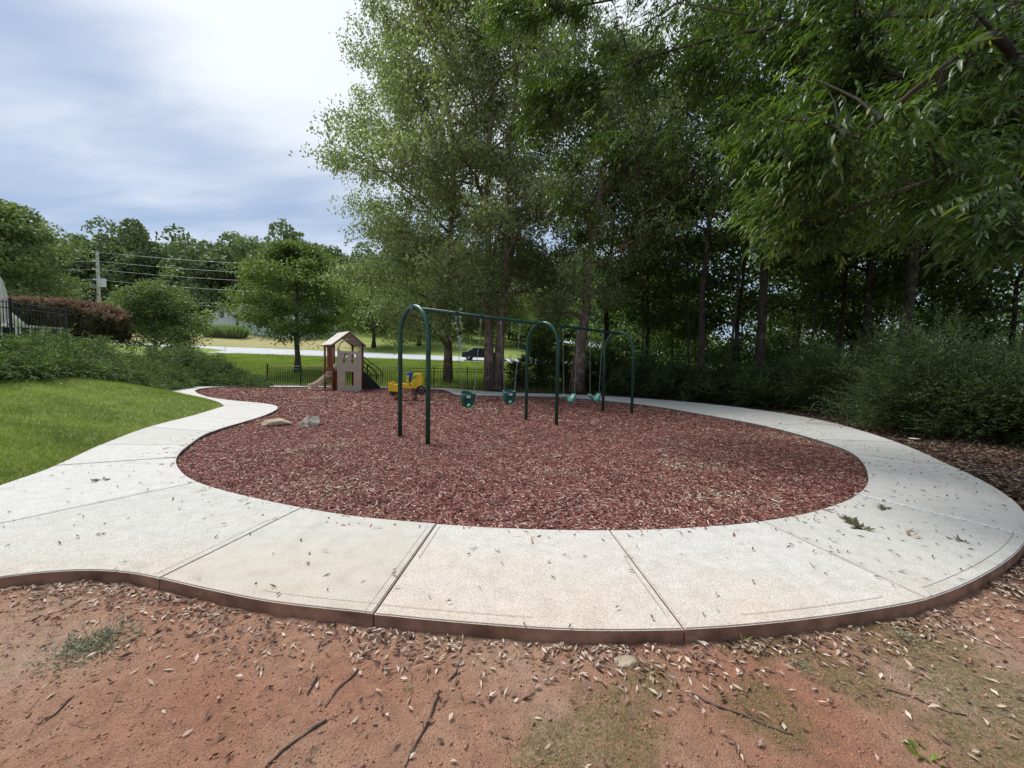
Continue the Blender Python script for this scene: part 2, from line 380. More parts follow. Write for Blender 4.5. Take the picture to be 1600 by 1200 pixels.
# ------------------------------------------------------------------ layout of the path
INNER = [(473, 792), (560, 806), (682, 817), (800, 824), (952, 827), (1080, 823), (1190, 813), (1275, 797), (1338, 772), (1356, 743), (1334, 709),
         (1275, 686), (1195, 665), (1110, 649), (1020, 634), (930, 624), (868, 620), (815, 618.5), (757, 617.5), (712, 616), (690, 608.5), (640, 606), (600, 605.3),
         (560, 604.8), (520, 604.6), (480, 604.4), (440, 604.2), (400, 604), (360, 604.2), (325, 605.5), (305, 610), (322, 619), (360, 625), (409, 629.5), (430, 633), (434, 638),
         (420, 646), (394, 655), (331, 674), (297, 694), (277, 714), (282, 733), (310, 752), (370, 770)]
J_OUT = [(248, 903), (583, 958), (1070, 982), (1450, 935), (1608, 838), (1581, 778), (1487, 727), (1400, 690), (1300, 660), (1205, 643), (1108, 631), (1020, 623.5), (941, 618.5),
         (868, 615.3), (815, 613.5), (757, 611), (708, 607), (684, 604.5), (640, 603.6), (600, 603), (560, 602.5), (520, 602.2), (480, 602), (440, 601.8), (400, 601.7), (360, 601.8)]
J_IN = [(473, 792), (682, 817), (952, 827), (1190, 813), (1338, 772), (1356, 743), (1334, 709), (1275, 686), (1195, 665), (1110, 649), (1020, 634), (930, 624), (868, 620),
        (815, 618.5), (757, 617.5), (712, 616), (690, 608.5), (690, 608.5), (640, 606), (600, 605.3), (560, 604.8), (520, 604.6), (480, 604.4), (440, 604.2), (400, 604), (360, 604.2)]
J_IN[12:18] = [(868, 620), (815, 618.5), (757, 617.5), (730, 616.8), (712, 616), (690, 608.5)]
INNER.insert(19, (730, 616.8))
OUTER = [(248, 903), (330, 922), (430, 941), (583, 958), (730, 972), (900, 983), (1070, 982), (1200, 973), (1330, 957), (1450, 935), (1530, 903), (1585, 868), (1608, 838), (1606, 806), (1581, 778),
         (1540, 752), (1487, 727), (1400, 690), (1300, 660), (1205, 643), (1108, 631), (1020, 623.5), (941, 618.5), (868, 615.3), (815, 613.5), (757, 611), (708, 607), (684, 604.5)] + J_OUT[18:]
NS = 5
def spl(px, closed=False): return catmull([G(*p) for p in px], NS, closed)
inner_w = spl(INNER, True); outer_w = spl(OUTER)
def seg(lst, wl_, a, b, closed=False):      # spline piece between two control points
    i, j = lst.index(a) * NS, lst.index(b) * NS
    if closed and j < i: return wl_[i:] + wl_[:j + 1]
    return wl_[i:j + 1]
panels = []
for k in range(len(J_OUT) - 1):
    ou = seg(OUTER, outer_w, J_OUT[k], J_OUT[k + 1]); inn = seg(INNER, inner_w, J_IN[k], J_IN[k + 1], True)
    panels.append((ou, list(reversed(inn))))
GRASS_EDGE = [(350, 634), (300, 649), (231, 667), (156, 695), (85, 727), (0, 757), (-200, 822), (-420, 880)]
KO = [(350, 634), (300, 649), (231, 667), (156, 695), (85, 727)]; KI = [(409, 629.5), (394, 655), (331, 674), (297, 694), (277, 714)]
grass_w = spl(GRASS_EDGE)
for k in range(4):
    panels.append((list(reversed(seg(GRASS_EDGE, grass_w, KO[k], KO[k + 1]))), list(reversed(seg(INNER, inner_w, KI[k], KI[k + 1], True)))[::-1]))
def P2(a): return [G(*p) for p in a]
panels.append((list(reversed(seg(GRASS_EDGE, grass_w, (85, 727), (-420, 880)))), seg(INNER, inner_w, (277, 714), (310, 752)) + P2([(0, 817), (-420, 960)])))
near_left = spl([(-420, 1000), (-200, 932), (-100, 915), (0, 901), (70, 893), (140, 890), (200, 894), (248, 903)])
panels.append((near_left, list(reversed(seg(INNER, inner_w, (310, 752), (473, 792), True))) + P2([(0, 817), (-420, 960)])))
end_out = spl([(350, 634), (338, 627), (305, 619), (250, 613.5), (150, 611)]) + P2([(140, 606), (240, 603), (300, 602.3), (360, 601.8)])
panels.append((end_out, list(reversed(seg(INNER, inner_w, (360, 604.2), (409, 629.5), True)))))
fix = panels[-1]
panels[-1] = (fix[0], [G(360, 604.2)] + seg(INNER, inner_w, (360, 604.2), (409, 629.5), True)[1:])

side = empty('sidewalk', (0, 0, 0), None, None); side['kind'] = 'structure'
def make_panel(poly, k):
    pts = [Vector((p.x, p.y, 0)) for p in poly]
    cl = []
    for p in pts:
        if not cl or (p - cl[-1]).length > .01: cl.append(p)
    if (cl[0] - cl[-1]).length < .01: cl.pop()
    area = sum(cl[i].x * cl[(i + 1) % len(cl)].y - cl[(i + 1) % len(cl)].x * cl[i].y for i in range(len(cl)))
    if area < 0: cl.reverse()
    n = len(cl); ins = []
    for i in range(n):                        # shrink by 5 mm for the open joint
        e1 = (cl[i] - cl[i - 1]).normalized(); e2 = (cl[(i + 1) % n] - cl[i]).normalized()
        nn = Vector((-(e1.y + e2.y), e1.x + e2.x, 0)); nn = nn.normalized() if nn.length > .05 else Vector((-e1.y, e1.x, 0))
        ins.append(cl[i] + nn * .006)
    bm = bmesh.new(); dz = -.0015 * ((k * 7) % 4)
    vt = [bm.verts.new((p.x, p.y, dz)) for p in ins]; f = bm.faces.new(vt)
    r = bmesh.ops.extrude_face_region(bm, geom=[f])
    vs = [g for g in r['geom'] if isinstance(g, bmesh.types.BMVert)]
    bmesh.ops.translate(bm, verts=vs, vec=(0, 0, -.16))
    bmesh.ops.recalc_face_normals(bm, faces=bm.faces)
    top = [e for e in bm.edges if all(v.co.z > -.03 for v in e.verts)]
    for fc in bm.faces:
        c = fc.calc_center_median()
        if abs(fc.normal.z) < .5:
            fc.material_index = 1 if (c.y < 3.0 or (c.x > 2.6 and c.y < 4.0 and dist_line(np.array([[c.x, c.y]]), [(p.x, p.y) for p in outer_w])[0] < .1)) and dist_line(np.array([[c.x, c.y]]), [(p.x, p.y) for p in inner_w])[0] > .1 else 2
    bmesh.ops.bevel(bm, geom=top, offset=.007, segments=2, affect='EDGES')
    me = bpy.data.meshes.new('paving_panel'); bm.to_mesh(me); bm.free()
    link('paving_panel', me, [M['concrete'] if k % 3 else M['concrete_b'], M['clay_side'], M['dark_side']], side)
for k, (a, b_) in enumerate(panels): make_panel(a + b_, k)

# ------------------------------------------------------------------ terrain
mound_line = [(p.x, p.y) for p in spl([(350, 634), (338, 627), (305, 619), (250, 613.5), (150, 611)])][::-1] + [(p.x, p.y) for p in grass_w]
gl = mound_line[-1]
mound_poly = mound_line + [(-60, -2), (-400, -2), (-400, 400), (-60, 400), (-34, 24), (-19, 18.5)]
slab_line = [(p.x, p.y) for p in outer_w]
near_line = [(p.x, p.y) for p in near_left] + [(p.x, p.y) for p in outer_w]
PY = [0, 22.5, 28, 45, 53, 62, 90, 130, 220, 700]; PZ = [0, 0, .55, 2.0, 2.85, 4.2, 9.0, 16, 24, 30]
def vnoise(x, y, s, seed=0):
    return (np.sin(x * s * 1.7 + seed) * np.cos(y * s * 1.3 + seed * 2.1) + np.sin(x * s * 3.1 + y * s * 2.3 + seed) * .5 + np.cos(y * s * 5.3 - x * s * 4.1 + seed) * .28) / 1.78
def H(P):
    P = np.atleast_2d(np.asarray(P, float)); x, y = P[:, 0], P[:, 1]
    s = np.clip(1 - (x + 33) * .009, .3, 1.15)
    z = np.interp(y, PY, PZ) * s
    ins = in_poly(P, mound_poly); d = np.zeros(len(P)); d[ins] = dist_line(P[ins], mound_line)
    mz = 2.7 * (1 - np.exp(-np.maximum(d - .05, 0) * .125))
    z = np.where(ins, np.maximum(z, mz) - .035, z)
    ring = (y < 22.5) & ~ins
    z = z - np.where(ring, .085, np.where(y >= 22.5, np.clip(.085 - (y - 22.5) * .08, 0, .085), 0))
    nearm = ring & (y < 3.2); dn = np.zeros(len(P)); dn[nearm] = dist_line(P[nearm], near_line)
    z = z + np.where(nearm, np.clip(dn - .05, 0, 1) * (.02 * vnoise(x, y, 2.2, 1) + .012 * vnoise(x, y, 6, 3)) + .012 * vnoise(x, y, 14, 5), 0)
    z = z - np.where(nearm & (y > 1.9), .0, 0)
    wd = (x > 5) & ring; z = z + np.where(wd, .05 * vnoise(x, y, .9, 2), 0)
    return z
def H1(x, y): return float(H([[x, y]])[0])
def axis(fine_lo, fine_hi, st, lo, hi, g=1.09):
    a = list(np.arange(fine_lo, fine_hi, st)); s = st; v = a[-1]
    while v < hi: s = min(s * g, 60); v += s; a.append(v)
    s = st; v = a[0]
    while v > lo: s = min(s * g, 60); v -= s; a.insert(0, v)
    return np.array(a)
gx = axis(-4.5, 5.5, .045, -900, 900, 1.06); gy = axis(.7, 3.6, .045, -60, 1400, 1.035)
X, Y = np.meshgrid(gx, gy); PP = np.stack([X.ravel(), Y.ravel()], 1)
Z = H(PP)
mulch_poly = [(p.x, p.y) for p in inner_w]
wn_, hn_ = len(gx), len(gy)
idx = np.arange(wn_ * hn_).reshape(hn_, wn_)
F = np.stack([idx[:-1, :-1], idx[:-1, 1:], idx[1:, 1:], idx[1:, :-1]], -1).reshape(-1, 4)
me = np_mesh('ground', np.column_stack([PP, Z]), F)
insM = in_poly(PP, mound_poly); x, y = PP[:, 0], PP[:, 1]
a_grass = np.where(insM, 1., np.where((y > 21.2) & (x < 3.5), 1., np.where(y > 34, .9, 0.)))
woods = (~insM) & ((x > 3.2) & (y > 3.0) | (y > 18.4) & (x > -1.5)) & (y < 34) & (a_grass < .5)
a_lit = np.where(woods, 1., 0.) + np.where((~insM) & (y < 3.4) & (x > 1.6), np.clip((x - 1.6) * .28, 0, .7), 0)
mp = [(1420, 1000, .55), (1330, 1060, .3), (960, 1130, .35), (1010, 1060, .22), (1200, 1110, .3), (1540, 1080, .5), (880, 1180, .3), (1250, 1010, .2), (150, 1000, .12), (1160, 1000, .25), (1570, 1190, .4)]
a_moss = np.zeros(len(PP))
for px, py, r in mp:
    c = G(px, py, -.08); a_moss = np.maximum(a_moss, np.exp(-((x - c.x) ** 2 + (y - c.y) ** 2) / (r * r) * 1.2))
a_moss = np.where(y < 5, np.maximum(a_moss * .95, .12 * (x > 1)), 0)
s_ = np.clip(1 - (x + 33) * .009, .3, 1.15)
a_dry = np.where((y > 53.5) & (y < 66) & (x < 40), np.clip((-x - 12) / 22, 0, .85), 0.)
for nm, ar in (('grass', a_grass), ('litter', a_lit), ('moss', a_moss), ('dry', a_dry)):
    at = me.attributes.new(nm, 'FLOAT', 'POINT'); at.data.foreach_set('value', ar.astype(np.float32))
go = link('ground', me, M['ground'], smooth=True); go['kind'] = 'structure'

# road beyond the lawn (follows the slope, 5 mm above it)
rx = np.linspace(-160, 120, 120); ry = np.linspace(45, 53, 5)
RX, RY = np.meshgrid(rx, ry); RP = np.stack([RX.ravel(), RY.ravel()], 1)
ii = np.arange(RX.size).reshape(RX.shape); RF = np.stack([ii[:-1, :-1], ii[:-1, 1:], ii[1:, 1:], ii[1:, :-1]], -1).reshape(-1, 4)
ro = link('road', np_mesh('road', np.column_stack([RP, H(RP) + .06]), RF), M['road'], smooth=True); ro['kind'] = 'structure'
for yy, wd in ((49.0, .12), (45.35, .1), (52.65, .1)):
    LP = np.concatenate([np.column_stack([rx, np.full_like(rx, yy - wd)]), np.column_stack([rx, np.full_like(rx, yy + wd)])])
    n = len(rx); LF = np.array([(i, i + 1, n + i + 1, n + i) for i in range(n - 1)])
    lo = link('road_marking', np_mesh('road_marking', np.column_stack([LP, H(LP) + .068]), LF), M['white'], ro)

# mulch bed
mp_ = np.array(mulch_poly); cx, cy = 0.2, 8.0
def HM(P):
    P = np.atleast_2d(P); d = dist_line(P, mulch_poly + [mulch_poly[0]])
    z = -.062 + .035 * np.clip(d / 1.5, 0, 1) + .012 * vnoise(P[:, 0], P[:, 1], 1.4, 4) + .008 * vnoise(P[:, 0], P[:, 1], 5, 8)
    for sx, sy in ((-.9, 7.98), (-.05, 8.8), (1.52, 10.3), (2.36, 11.1)): z = z - .05 * np.exp(-((P[:, 0] - sx) ** 2 + (P[:, 1] - sy) ** 2) / .12)
    return z
mgx, mgy = np.arange(-16, 8, .12), np.arange(3, 21, .12)
MX, MY = np.meshgrid(mgx, mgy); MP = np.stack([MX.ravel(), MY.ravel()], 1); ok = in_poly(MP, mulch_poly) 
mid_ = np.arange(MX.size).reshape(MX.shape); MF = np.stack([mid_[:-1, :-1], mid_[:-1, 1:], mid_[1:, 1:], mid_[1:, :-1]], -1).reshape(-1, 4)
okf = ok[MF].any(1); MF = MF[okf]; us = np.unique(MF); remap = -np.ones(len(MP), int); remap[us] = np.arange(len(us))
MV = np.column_stack([MP[us], np.where(ok[us], HM(MP[us]), -.064)])
mo = link('mulch_bed', np_mesh('mulch_bed', MV, remap[MF]), M['mulch'], smooth=True); mo['kind'] = 'structure'
# mulch chips
def sample(poly, n, xr, yr, power=0., rg=rng):
    out = []; got = 0
    while got < n:
        m_ = n * 2; yy = rg.uniform(0, 1, m_)
        if power: yy = (yr[0] ** (1 - power) + yy * (yr[1] ** (1 - power) - yr[0] ** (1 - power))) ** (1 / (1 - power))
        else: yy = yr[0] + yy * (yr[1] - yr[0])
        P = np.column_stack([rg.uniform(*xr, m_), yy]); P = P[in_poly(P, poly)]; out.append(P); got += len(P)
    return np.concatenate(out)[:n]
P = sample(mulch_poly, 340000, (-15.5, 7), (3.1, 20), 1.9)
n = len(P); az = rng.uniform(0, 2 * np.pi, n); Dr = np.column_stack([np.cos(az), np.sin(az), rng.normal(0, .22, n)])
sc = np.clip(P[:, 1] / 7, 1, 2.0)
L_ = rng.gamma(4, .0085, n) * sc; W_ = rng.uniform(.005, .0125, n) * sc
C = np.column_stack([P, HM(P) + rng.uniform(.001, .022, n)]); 
sV = nrm(np.cross(nrm(Dr), np.array([[0, 0, 1.]]) + rng.normal(0, .45, (n, 3)))) * (W_ / 2)[:, None]; E = nrm(Dr) * (L_ / 2)[:, None]
V = np.empty((n, 4, 3)); V[:, 0] = C - E - sV; V[:, 1] = C + E - sV * .6; V[:, 2] = C + E + sV * .6; V[:, 3] = C - E + sV
ns_ = 500; ii_ = rng.integers(0, len(inner_w), ns_); iw = np.array([(p.x, p.y) for p in inner_w]); off_ = iw[ii_] - np.array([[.3, 8.]]); off_ /= np.linalg.norm(off_, axis=1, keepdims=True)
sp_ = iw[ii_] + off_ * rng.exponential(.06, ns_)[:, None] + rng.normal(0, .08, (ns_, 2)); ok_ = ~in_poly(sp_, mulch_poly) & (sp_[:, 1] < 9); sp_ = sp_[ok_]; k_ = len(sp_)
V[:k_] += np.column_stack([sp_ - C[:k_, :2], .004 - C[:k_, 2]])[:, None]
o = link('mulch_chips', np_mesh('mulch_chips', V.reshape(-1, 3), np.arange(n * 4).reshape(n, 4)), M['chip']); tag(o, 'red-brown shredded wood mulch chips covering the play area', 'mulch', kind='stuff')

# ------------------------------------------------------------------ grass
def blades(name, P, h, w, mat, label, zoff=0., lean=.5):
    n = len(P); az = rng.uniform(0, 2 * np.pi, n); hh = h * rng.uniform(.5, 1.25, n); ww = w * rng.uniform(.7, 1.3, n)
    z = H(P) + zoff; s = np.column_stack([np.cos(az), np.sin(az), np.zeros(n)]); ln = rng.normal(0, lean, (n, 2)) * hh[:, None]
    B = np.column_stack([P, z - .005]); V = np.empty((n, 3, 3)); V[:, 0] = B - s * ww[:, None]; V[:, 1] = B + s * ww[:, None]
    V[:, 2] = B + np.column_stack([ln, hh])
    o = link(name, np_mesh(name, V.reshape(-1, 3), np.arange(n * 3).reshape(n, 3)), mat); return tag(o, label, 'grass', kind='stuff')
lawn_poly = mound_line + [(-12, 1), (-30, 2), (-30, 14), (-22, 19)]
P = sample(lawn_poly, 330000, (-20, -5.0), (2.2, 17), 1.3)
blades('lawn_grass', P, .07, .0045, M['grass'], 'mown bright green grass on the sloping bank left of the path')
P = np.column_stack([rng.uniform(-32, 8, 150000), rng.uniform(21.3, 45, 150000)])
P = P[~in_poly(P, mound_poly)]
blades('field_grass', P, .22, .018, M['grass_far'], 'longer green grass rising from the black fence up to the road')

# ------------------------------------------------------------------ trees
def limb_pts(a, b, sag, n=6, wob=.06):
    a, b = np.array(a, float), np.array(b, float); t = np.linspace(0, 1, n)[:, None]; L = np.linalg.norm(b - a)
    p = a + (b - a) * t; p[:, 2] += (np.sin(t[:, 0] * np.pi)) * sag * L
    p[1:-1] += rng.normal(0, wob * L / n, (n - 2, 3)); return p
def grow(h, r, base_h, prof, n_limb, n_sub, n_leaf, L, W, clump=.5, droop=.35, rise=.3, trunks=((0, 0, 0, 0),), weep=0., lean=(0, 0), sides=8, top=.97, flat=.6, side_bias=None):
    """returns MB of wood and leaf arrays; prof(t)->crown radius at relative height t (0 crown base, 1 top)"""
    wood = MB(); tips = []; axes = []
    for (ox, oy, lx, ly) in trunks:
        n = 9; t = np.linspace(0, 1, n); p = np.column_stack([ox + (lean[0] + lx) * t ** 1.2 * h, oy + (lean[1] + ly) * t ** 1.2 * h, t * h * top])
        p[1:, :2] += rng.normal(0, .012 * h, (n - 1, 2)) * t[1:, None]
        rr = r * (1 - t * .88) * (1 + .5 * np.exp(-t * 22)) / (1 if len(trunks) == 1 else 1.15)
        wood.tube(p, list(rr), sides + 2); axes.append((p, rr))
    ga = rng.uniform(0, 6.28)
    for i in range(n_limb):
        p, rr = axes[i % len(axes)]; u = (i + .5) / n_limb; u = u ** .9
        z0 = base_h + (h * .93 - base_h) * u; tz = z0 / (h * top) * (len(p) - 1); k = min(int(tz), len(p) - 2); f = tz - k
        a = p[k] * (1 - f) + p[k + 1] * f; ra = (rr[k] * (1 - f) + rr[k + 1] * f)
        ga += 2.4 + rng.normal(0, .3); rad = prof(u) * rng.uniform(.75, 1.12)
        if side_bias is not None: rad *= 1 + side_bias[1] * math.cos(ga - side_bias[0])
        b = a + np.array([math.cos(ga) * rad, math.sin(ga) * rad, rise * rad * (1 - .3 * u)])
        lp = limb_pts(a, b, .06, 7); lr = np.linspace(min(ra * .55, .028 * rad + .03), .012, 7); wood.tube(lp, list(lr), 5, False)
        for j in range(n_sub):
            t = rng.uniform(.25, 1); q0 = lp[min(6, int(t * 6))]; an = ga + rng.normal(0, .9); sl = rad * rng.uniform(.18, .42) + .2
            q1 = q0 + np.array([math.cos(an) * sl, math.sin(an) * sl, rng.normal(.12, .3) * sl])
            sp = limb_pts(q0, q1, .05, 4); wood.tube(sp, [lr[min(6, int(t * 6))] * .6, .012, .008, .005], 4, False); tips += [sp[2], sp[3], sp[3] * .5 + sp[1] * .5]
        tips.append(b)
    tips = np.array(tips); wts = rng.gamma(2.2, 1, len(tips)); wts /= wts.sum()
    ci = rng.choice(len(tips), n_leaf, p=wts); cs = clump * rng.uniform(.6, 1.4, len(tips))
    off = rng.normal(0, 1, (n_leaf, 3)); off /= np.maximum(1, np.linalg.norm(off, axis=1, keepdims=True) / 1.7); off[:, 2] *= flat
    C = tips[ci] + off * cs[ci][:, None]
    if weep:
        dz = rng.uniform(0, 1, n_leaf) ** 1.4 * weep * rng.uniform(.5, 1, len(tips))[ci]; str_ = rng.integers(0, 6, n_leaf)
        so_ = rng.normal(0, 1, (len(tips), 6, 2)) * clump * .75
        wm = rng.uniform(size=n_leaf) < .42
        C[wm] = np.column_stack([tips[ci[wm]][:, :2] + so_[ci[wm], str_[wm]] + rng.normal(0, .05, (wm.sum(), 2)) + (dz[wm] * .12)[:, None] * so_[ci[wm], str_[wm]], tips[ci[wm]][:, 2] - dz[wm] + rng.normal(0, .05, wm.sum())])
    Dr = rng.normal(0, 1, (n_leaf, 3)); Dr[:, 2] -= droop * 2
    V, F = leaf_quads(C, Dr, L * rng.uniform(.6, 1.3, n_leaf), W * rng.uniform(.7, 1.3, n_leaf), rng)
    return wood, V, F
def tree_thing(name, loc, wood, V, F, bark, leaf, label, cat='tree', group=None, rz=0):
    t = empty(name, loc, label, cat, group, rz)
    wood.build('trunk', bark, t, smooth=True)
    link('crown', np_mesh('crown', V, F), leaf, t)
    return t
def prof_round(r, lo=.55, pk=.4):
    return lambda u: r * (lo + (1 - lo) * math.sin(min(1, u / pk) * math.pi / 2) if u < pk else math.cos((u - pk) / (1 - pk) * math.pi / 2 * .93))

# river birches
bx = D(768, 601, 21.0)
w_, V, F = grow(26, .27, 3.0, prof_round(6.4, .78, .4), 46, 10, 105000, .17, .09, .46, .5, .34, trunks=((-.1, 0, -.035, 0), (.32, .1, .045, .02)), weep=1.0, side_bias=(math.pi, .12), flat=.6)
tree_thing('birch_tree', (bx.x, 21, 0), w_, V, F, M['bark_birch'], M['leaf_birch'], 'tall two-stemmed weeping birch behind the far path, rising against the open sky')
bx = D(900, 601, 20.5)
w_, V, F = grow(19, .30, 3.2, prof_round(4.6, .7, .4), 26, 8, 42000, .17, .09, .45, .5, .35, lean=(.10, 0), weep=.9, flat=.6)
tree_thing('birch_tree', (bx.x, 20.3, 0), w_, V, F, M['bark_birch'], M['leaf_birch'], 'leaning birch with a single red-brown trunk behind the right bay of the swings')
bx = D(700, 590, 24.5)
w_, V, F = grow(28, .22, 1.8, prof_round(6.5, .85, .45), 62, 10, 145000, .175, .09, .48, .5, .3, weep=1.1, flat=.6)
tree_thing('birch_tree', (bx.x, 24.5, H1(bx.x, 24.5)), w_, V, F, M['bark_birch'], M['leaf_birch'], 'slim-trunked weeping birch left of the two-stemmed one, branches hanging over the black fence')

# young oak beyond the fence
bx = D(465, 580, 28)
w_, V, F = grow(9.4, .2, 1.9, prof_round(4.1, .8, .3), 26, 9, 42000, .17, .11, .5, .2, .35, flat=.45)
tree_thing('oak_tree', (bx.x, 28, H1(bx.x, 28)), w_, V, F, M['bark_grey'], M['leaf_oak'], 'young spreading tree with forked grey trunk beyond the black fence, left of the play tower')
# round tree on the left
bx = D(243, 545, 33)
w_, V, F = grow(6.6, .16, .5, prof_round(3.3, .85, .35), 24, 9, 30000, .2, .11, .5, .0, .45, flat=.6)
tree_thing('round_tree', (bx.x, 33, H1(bx.x, 33)), w_, V, F, M['bark_grey'], M['leaf_round'], 'low rounded pale green tree behind the juniper bank, in front of the white barn')
# big tree at the left edge
bx = D(-8, 470, 44)
w_, V, F = grow(16.5, .4, 3, prof_round(6.6, .8, .35), 34, 9, 36000, .34, .24, .9, .1, .35, flat=.45)
tree_thing('broadleaf_tree', (bx.x, 44, H1(bx.x, 44)), w_, V, F, M['bark_grey'], M['leaf_round'], 'tall broad tree at the left edge behind the pool fence')
# trees along the far side of the road
for (px, d, hh, rr, lab) in ((584, 60, 9, 4.8, 'shade tree across the road, just right of the play tower roof'), (420, 69, 8, 3.2, 'bushy tree across the road beside the white barn gable'),
                             (655, 66, 12, 6, 'tall shade tree across the road seen through the hanging birch branches'), (850, 62, 11, 5, 'shade tree across the road seen between the two birches')):
    b0 = D(px, 560, d)
    w_, V, F = grow(hh, .28, 2.2, prof_round(rr, .8, .35), 20, 7, 16000, .36, .24, .8, .1, .3, flat=.5)
    tree_thing('shade_tree', (b0.x, d, H1(b0.x, d)), w_, V, F, M['bark_dark'], M['leaf_oak'], lab)

# woodland trees on the right: individually visible trunks
protos = []
for k in range(4):
    hh = (19, 16, 21, 14)[k]
    protos.append(grow(hh, (.17, .13, .21, .10)[k], (4.6, 3.2, 6.0, 2.6)[k], prof_round((3.3, 2.7, 3.6, 2.5)[k], .7, .4), 24, 7, 15000, .2, .12, .6, .15, .28, lean=(rng.normal(0, .02), rng.normal(0, .02)), flat=.5))
pm = []
TR = [(945, 25, 0, 'slim trunk just right of the leaning birch'), (1008, 23, 1, 'thin dark trunk behind the third swing arch'), (1050, 27, 3, 'far thin trunk with pale green leaves behind, between the swings and the wood'),
      (1093, 18.5, 0, 'straight dark trunk, first thick one right of the swings'), (1150, 21, 1, 'dark trunk with a slight lean between two thicker ones'),
      (1183, 17.5, 2, 'thick brown-grey trunk at the wood edge, left of the feathery shrubs'), (1240, 25, 3, 'thin trunk deep in the wood, in a gap with bright leaves'), (1310, 20, 1, 'left one of a tight cluster of dark trunks above the feathery shrubs'),
      (1328, 23, 3, 'thin trunk in the middle of the tight cluster above the feathery shrubs'), (1348, 18.5, 0, 'tallest right-hand trunk of the tight cluster above the feathery shrubs'),
      (1403, 15.5, 2, 'thick pale-lit trunk standing alone above the feathery shrubs'), (1450, 22, 1, 'dark trunk right of the thick pale-lit one'), (1510, 19, 0, 'trunk near the right edge behind the tallest shrub'),
      (1570, 16.5, 3, 'slim trunk at the right edge of the wood'), (1660, 14, 2, 'trunk just past the right edge whose crown reaches into the wood')]
for i, (px, d, k, lab) in enumerate(TR):
    b0 = D(px, 600, d); x0 = b0.x
    if len(pm) <= k or pm[k] is None:
        while len(pm) <= k: pm.append(None)
        w_, V, F = protos[k]
        t = tree_thing('woodland_tree', (x0, d, H1(x0, d)), w_, V, F, M['bark_dark'], M['leaf_wood'], 'x', group='trees of the wood on the right'); pm[k] = t
    else:
        t = copy_tree(pm[k]); t.location = (x0, d, H1(x0, d))
    t.rotation_euler = (0, 0, rng.uniform(0, 6.28)); s = rng.uniform(.92, 1.12); t.scale = (s, s, s)
    t['label'] = 'woodland tree, ' + lab

# understory saplings and the leafy mass behind the trunks
def leaf_mass(name, n_cl, per, xr, yr, zr, cs, L, W, mat, label, cat, stems=0):
    cc = np.column_stack([rng.uniform(*xr, n_cl), rng.uniform(*yr, n_cl), rng.uniform(0, 1, n_cl) ** 1.5 * (zr[1] - zr[0]) + zr[0]])
    cc[:, 2] += H(cc[:, :2]); ci = np.repeat(np.arange(n_cl), per); n = len(ci); off = rng.normal(0, 1, (n, 3)); off[:, 2] *= .5
    C = cc[ci] + off * (cs * rng.uniform(.5, 1.3, n_cl))[ci][:, None]; Dr = rng.normal(0, 1, (n, 3)); Dr[:, 2] -= .3
    V, F = leaf_quads(C, Dr, L * rng.uniform(.6, 1.3, n), W * rng.uniform(.7, 1.3, n), rng)
    o = link(name, np_mesh(name, V, F), mat); return tag(o, label, cat, kind='stuff')
leaf_mass('woodland_undergrowth', 330, 150, (5.5, 42), (22, 34), (.2, 7), .7, .22, .13, M['leaf_wood'], 'tangled leafy undergrowth between and behind the trunks of the wood on the right', 'undergrowth')
leaf_mass('low_undergrowth', 330, 130, (4.5, 40), (19.5, 27), (.1, 2.6), .5, .17, .10, M['leaf_wood'], 'dark low brush closing the gaps between trunks at ground level in the wood', 'undergrowth')
leaf_mass('woodland_backdrop', 300, 130, (8, 75), (36, 50), (1.5, 17), 1.35, .4, .26, M['leaf_wood'], 'sunlit leaves of the far side of the wood seen through the trunks', 'woodland')

tm = MB()
for k in range(70):
    x_, y_ = rng.uniform(6, 40), rng.uniform(17, 33)
    if x_ / y_ < .3: continue
    h_ = rng.uniform(5, 13); l1, l2 = rng.normal(0, .06, 2) * h_; z_ = H1(x_, y_); r_ = rng.uniform(.025, .075)
    tm.tube([(x_, y_, z_ - .1), (x_ + l1 * .4, y_ + l2 * .4, z_ + h_ * .4), (x_ + l1, y_ + l2, z_ + h_)], [r_, r_ * .7, r_ * .3], 5)
    for j in range(4):
        t_ = rng.uniform(.3, .9); a = rng.uniform(0, 6.28); b0 = np.array([x_ + l1 * t_, y_ + l2 * t_, z_ + h_ * t_]); L = rng.uniform(.8, 2.4)
        tm.tube([b0, b0 + [math.cos(a) * L * .5, math.sin(a) * L * .5, L * .3], b0 + [math.cos(a) * L, math.sin(a) * L, L * .45]], [r_ * .45, r_ * .3, .006], 4)
o = tm.build('sapling_stems', M['bark_dark']); tag(o, 'thin dark sapling stems crowded between the larger trunks of the wood', 'saplings', kind='stuff')

# far wooded hillside: one mass
Vs, Fs, o_ = [], [], 0
def far_tree(x0, y0, h, r, nl, L):
    global o_
    z0 = H1(x0, y0); nlob = 22; lc = rng.normal(0, 1, (nlob, 3)); lc = nrm(lc) * rng.uniform(.4, .85, (nlob, 1)); lc[:, 2] = rng.uniform(-.95, .75, nlob)
    lob = rng.integers(0, nlob, nl); dd = nrm(rng.normal(0, 1, (nl, 3))); dd[:, 2] = np.where(dd[:, 2] < -.1, -dd[:, 2], dd[:, 2])
    lr = rng.uniform(.25, .42, nlob)[lob][:, None]
    C = (lc[lob] + dd * lr * rng.uniform(.75, 1.08, (nl, 1))) * np.array([[r, r, h * .46]]) + np.array([[x0, y0, z0 + h * .52]])
    Dr = np.cross(dd, rng.normal(0, 1, (nl, 3))) + np.array([[0, 0, -.3]])
    V, F = leaf_quads(C, Dr, L * rng.uniform(.6, 1.3, nl), L * .7 * rng.uniform(.7, 1.3, nl), rng); Vs.append(V); Fs.append(F + o_); o_ += len(V)
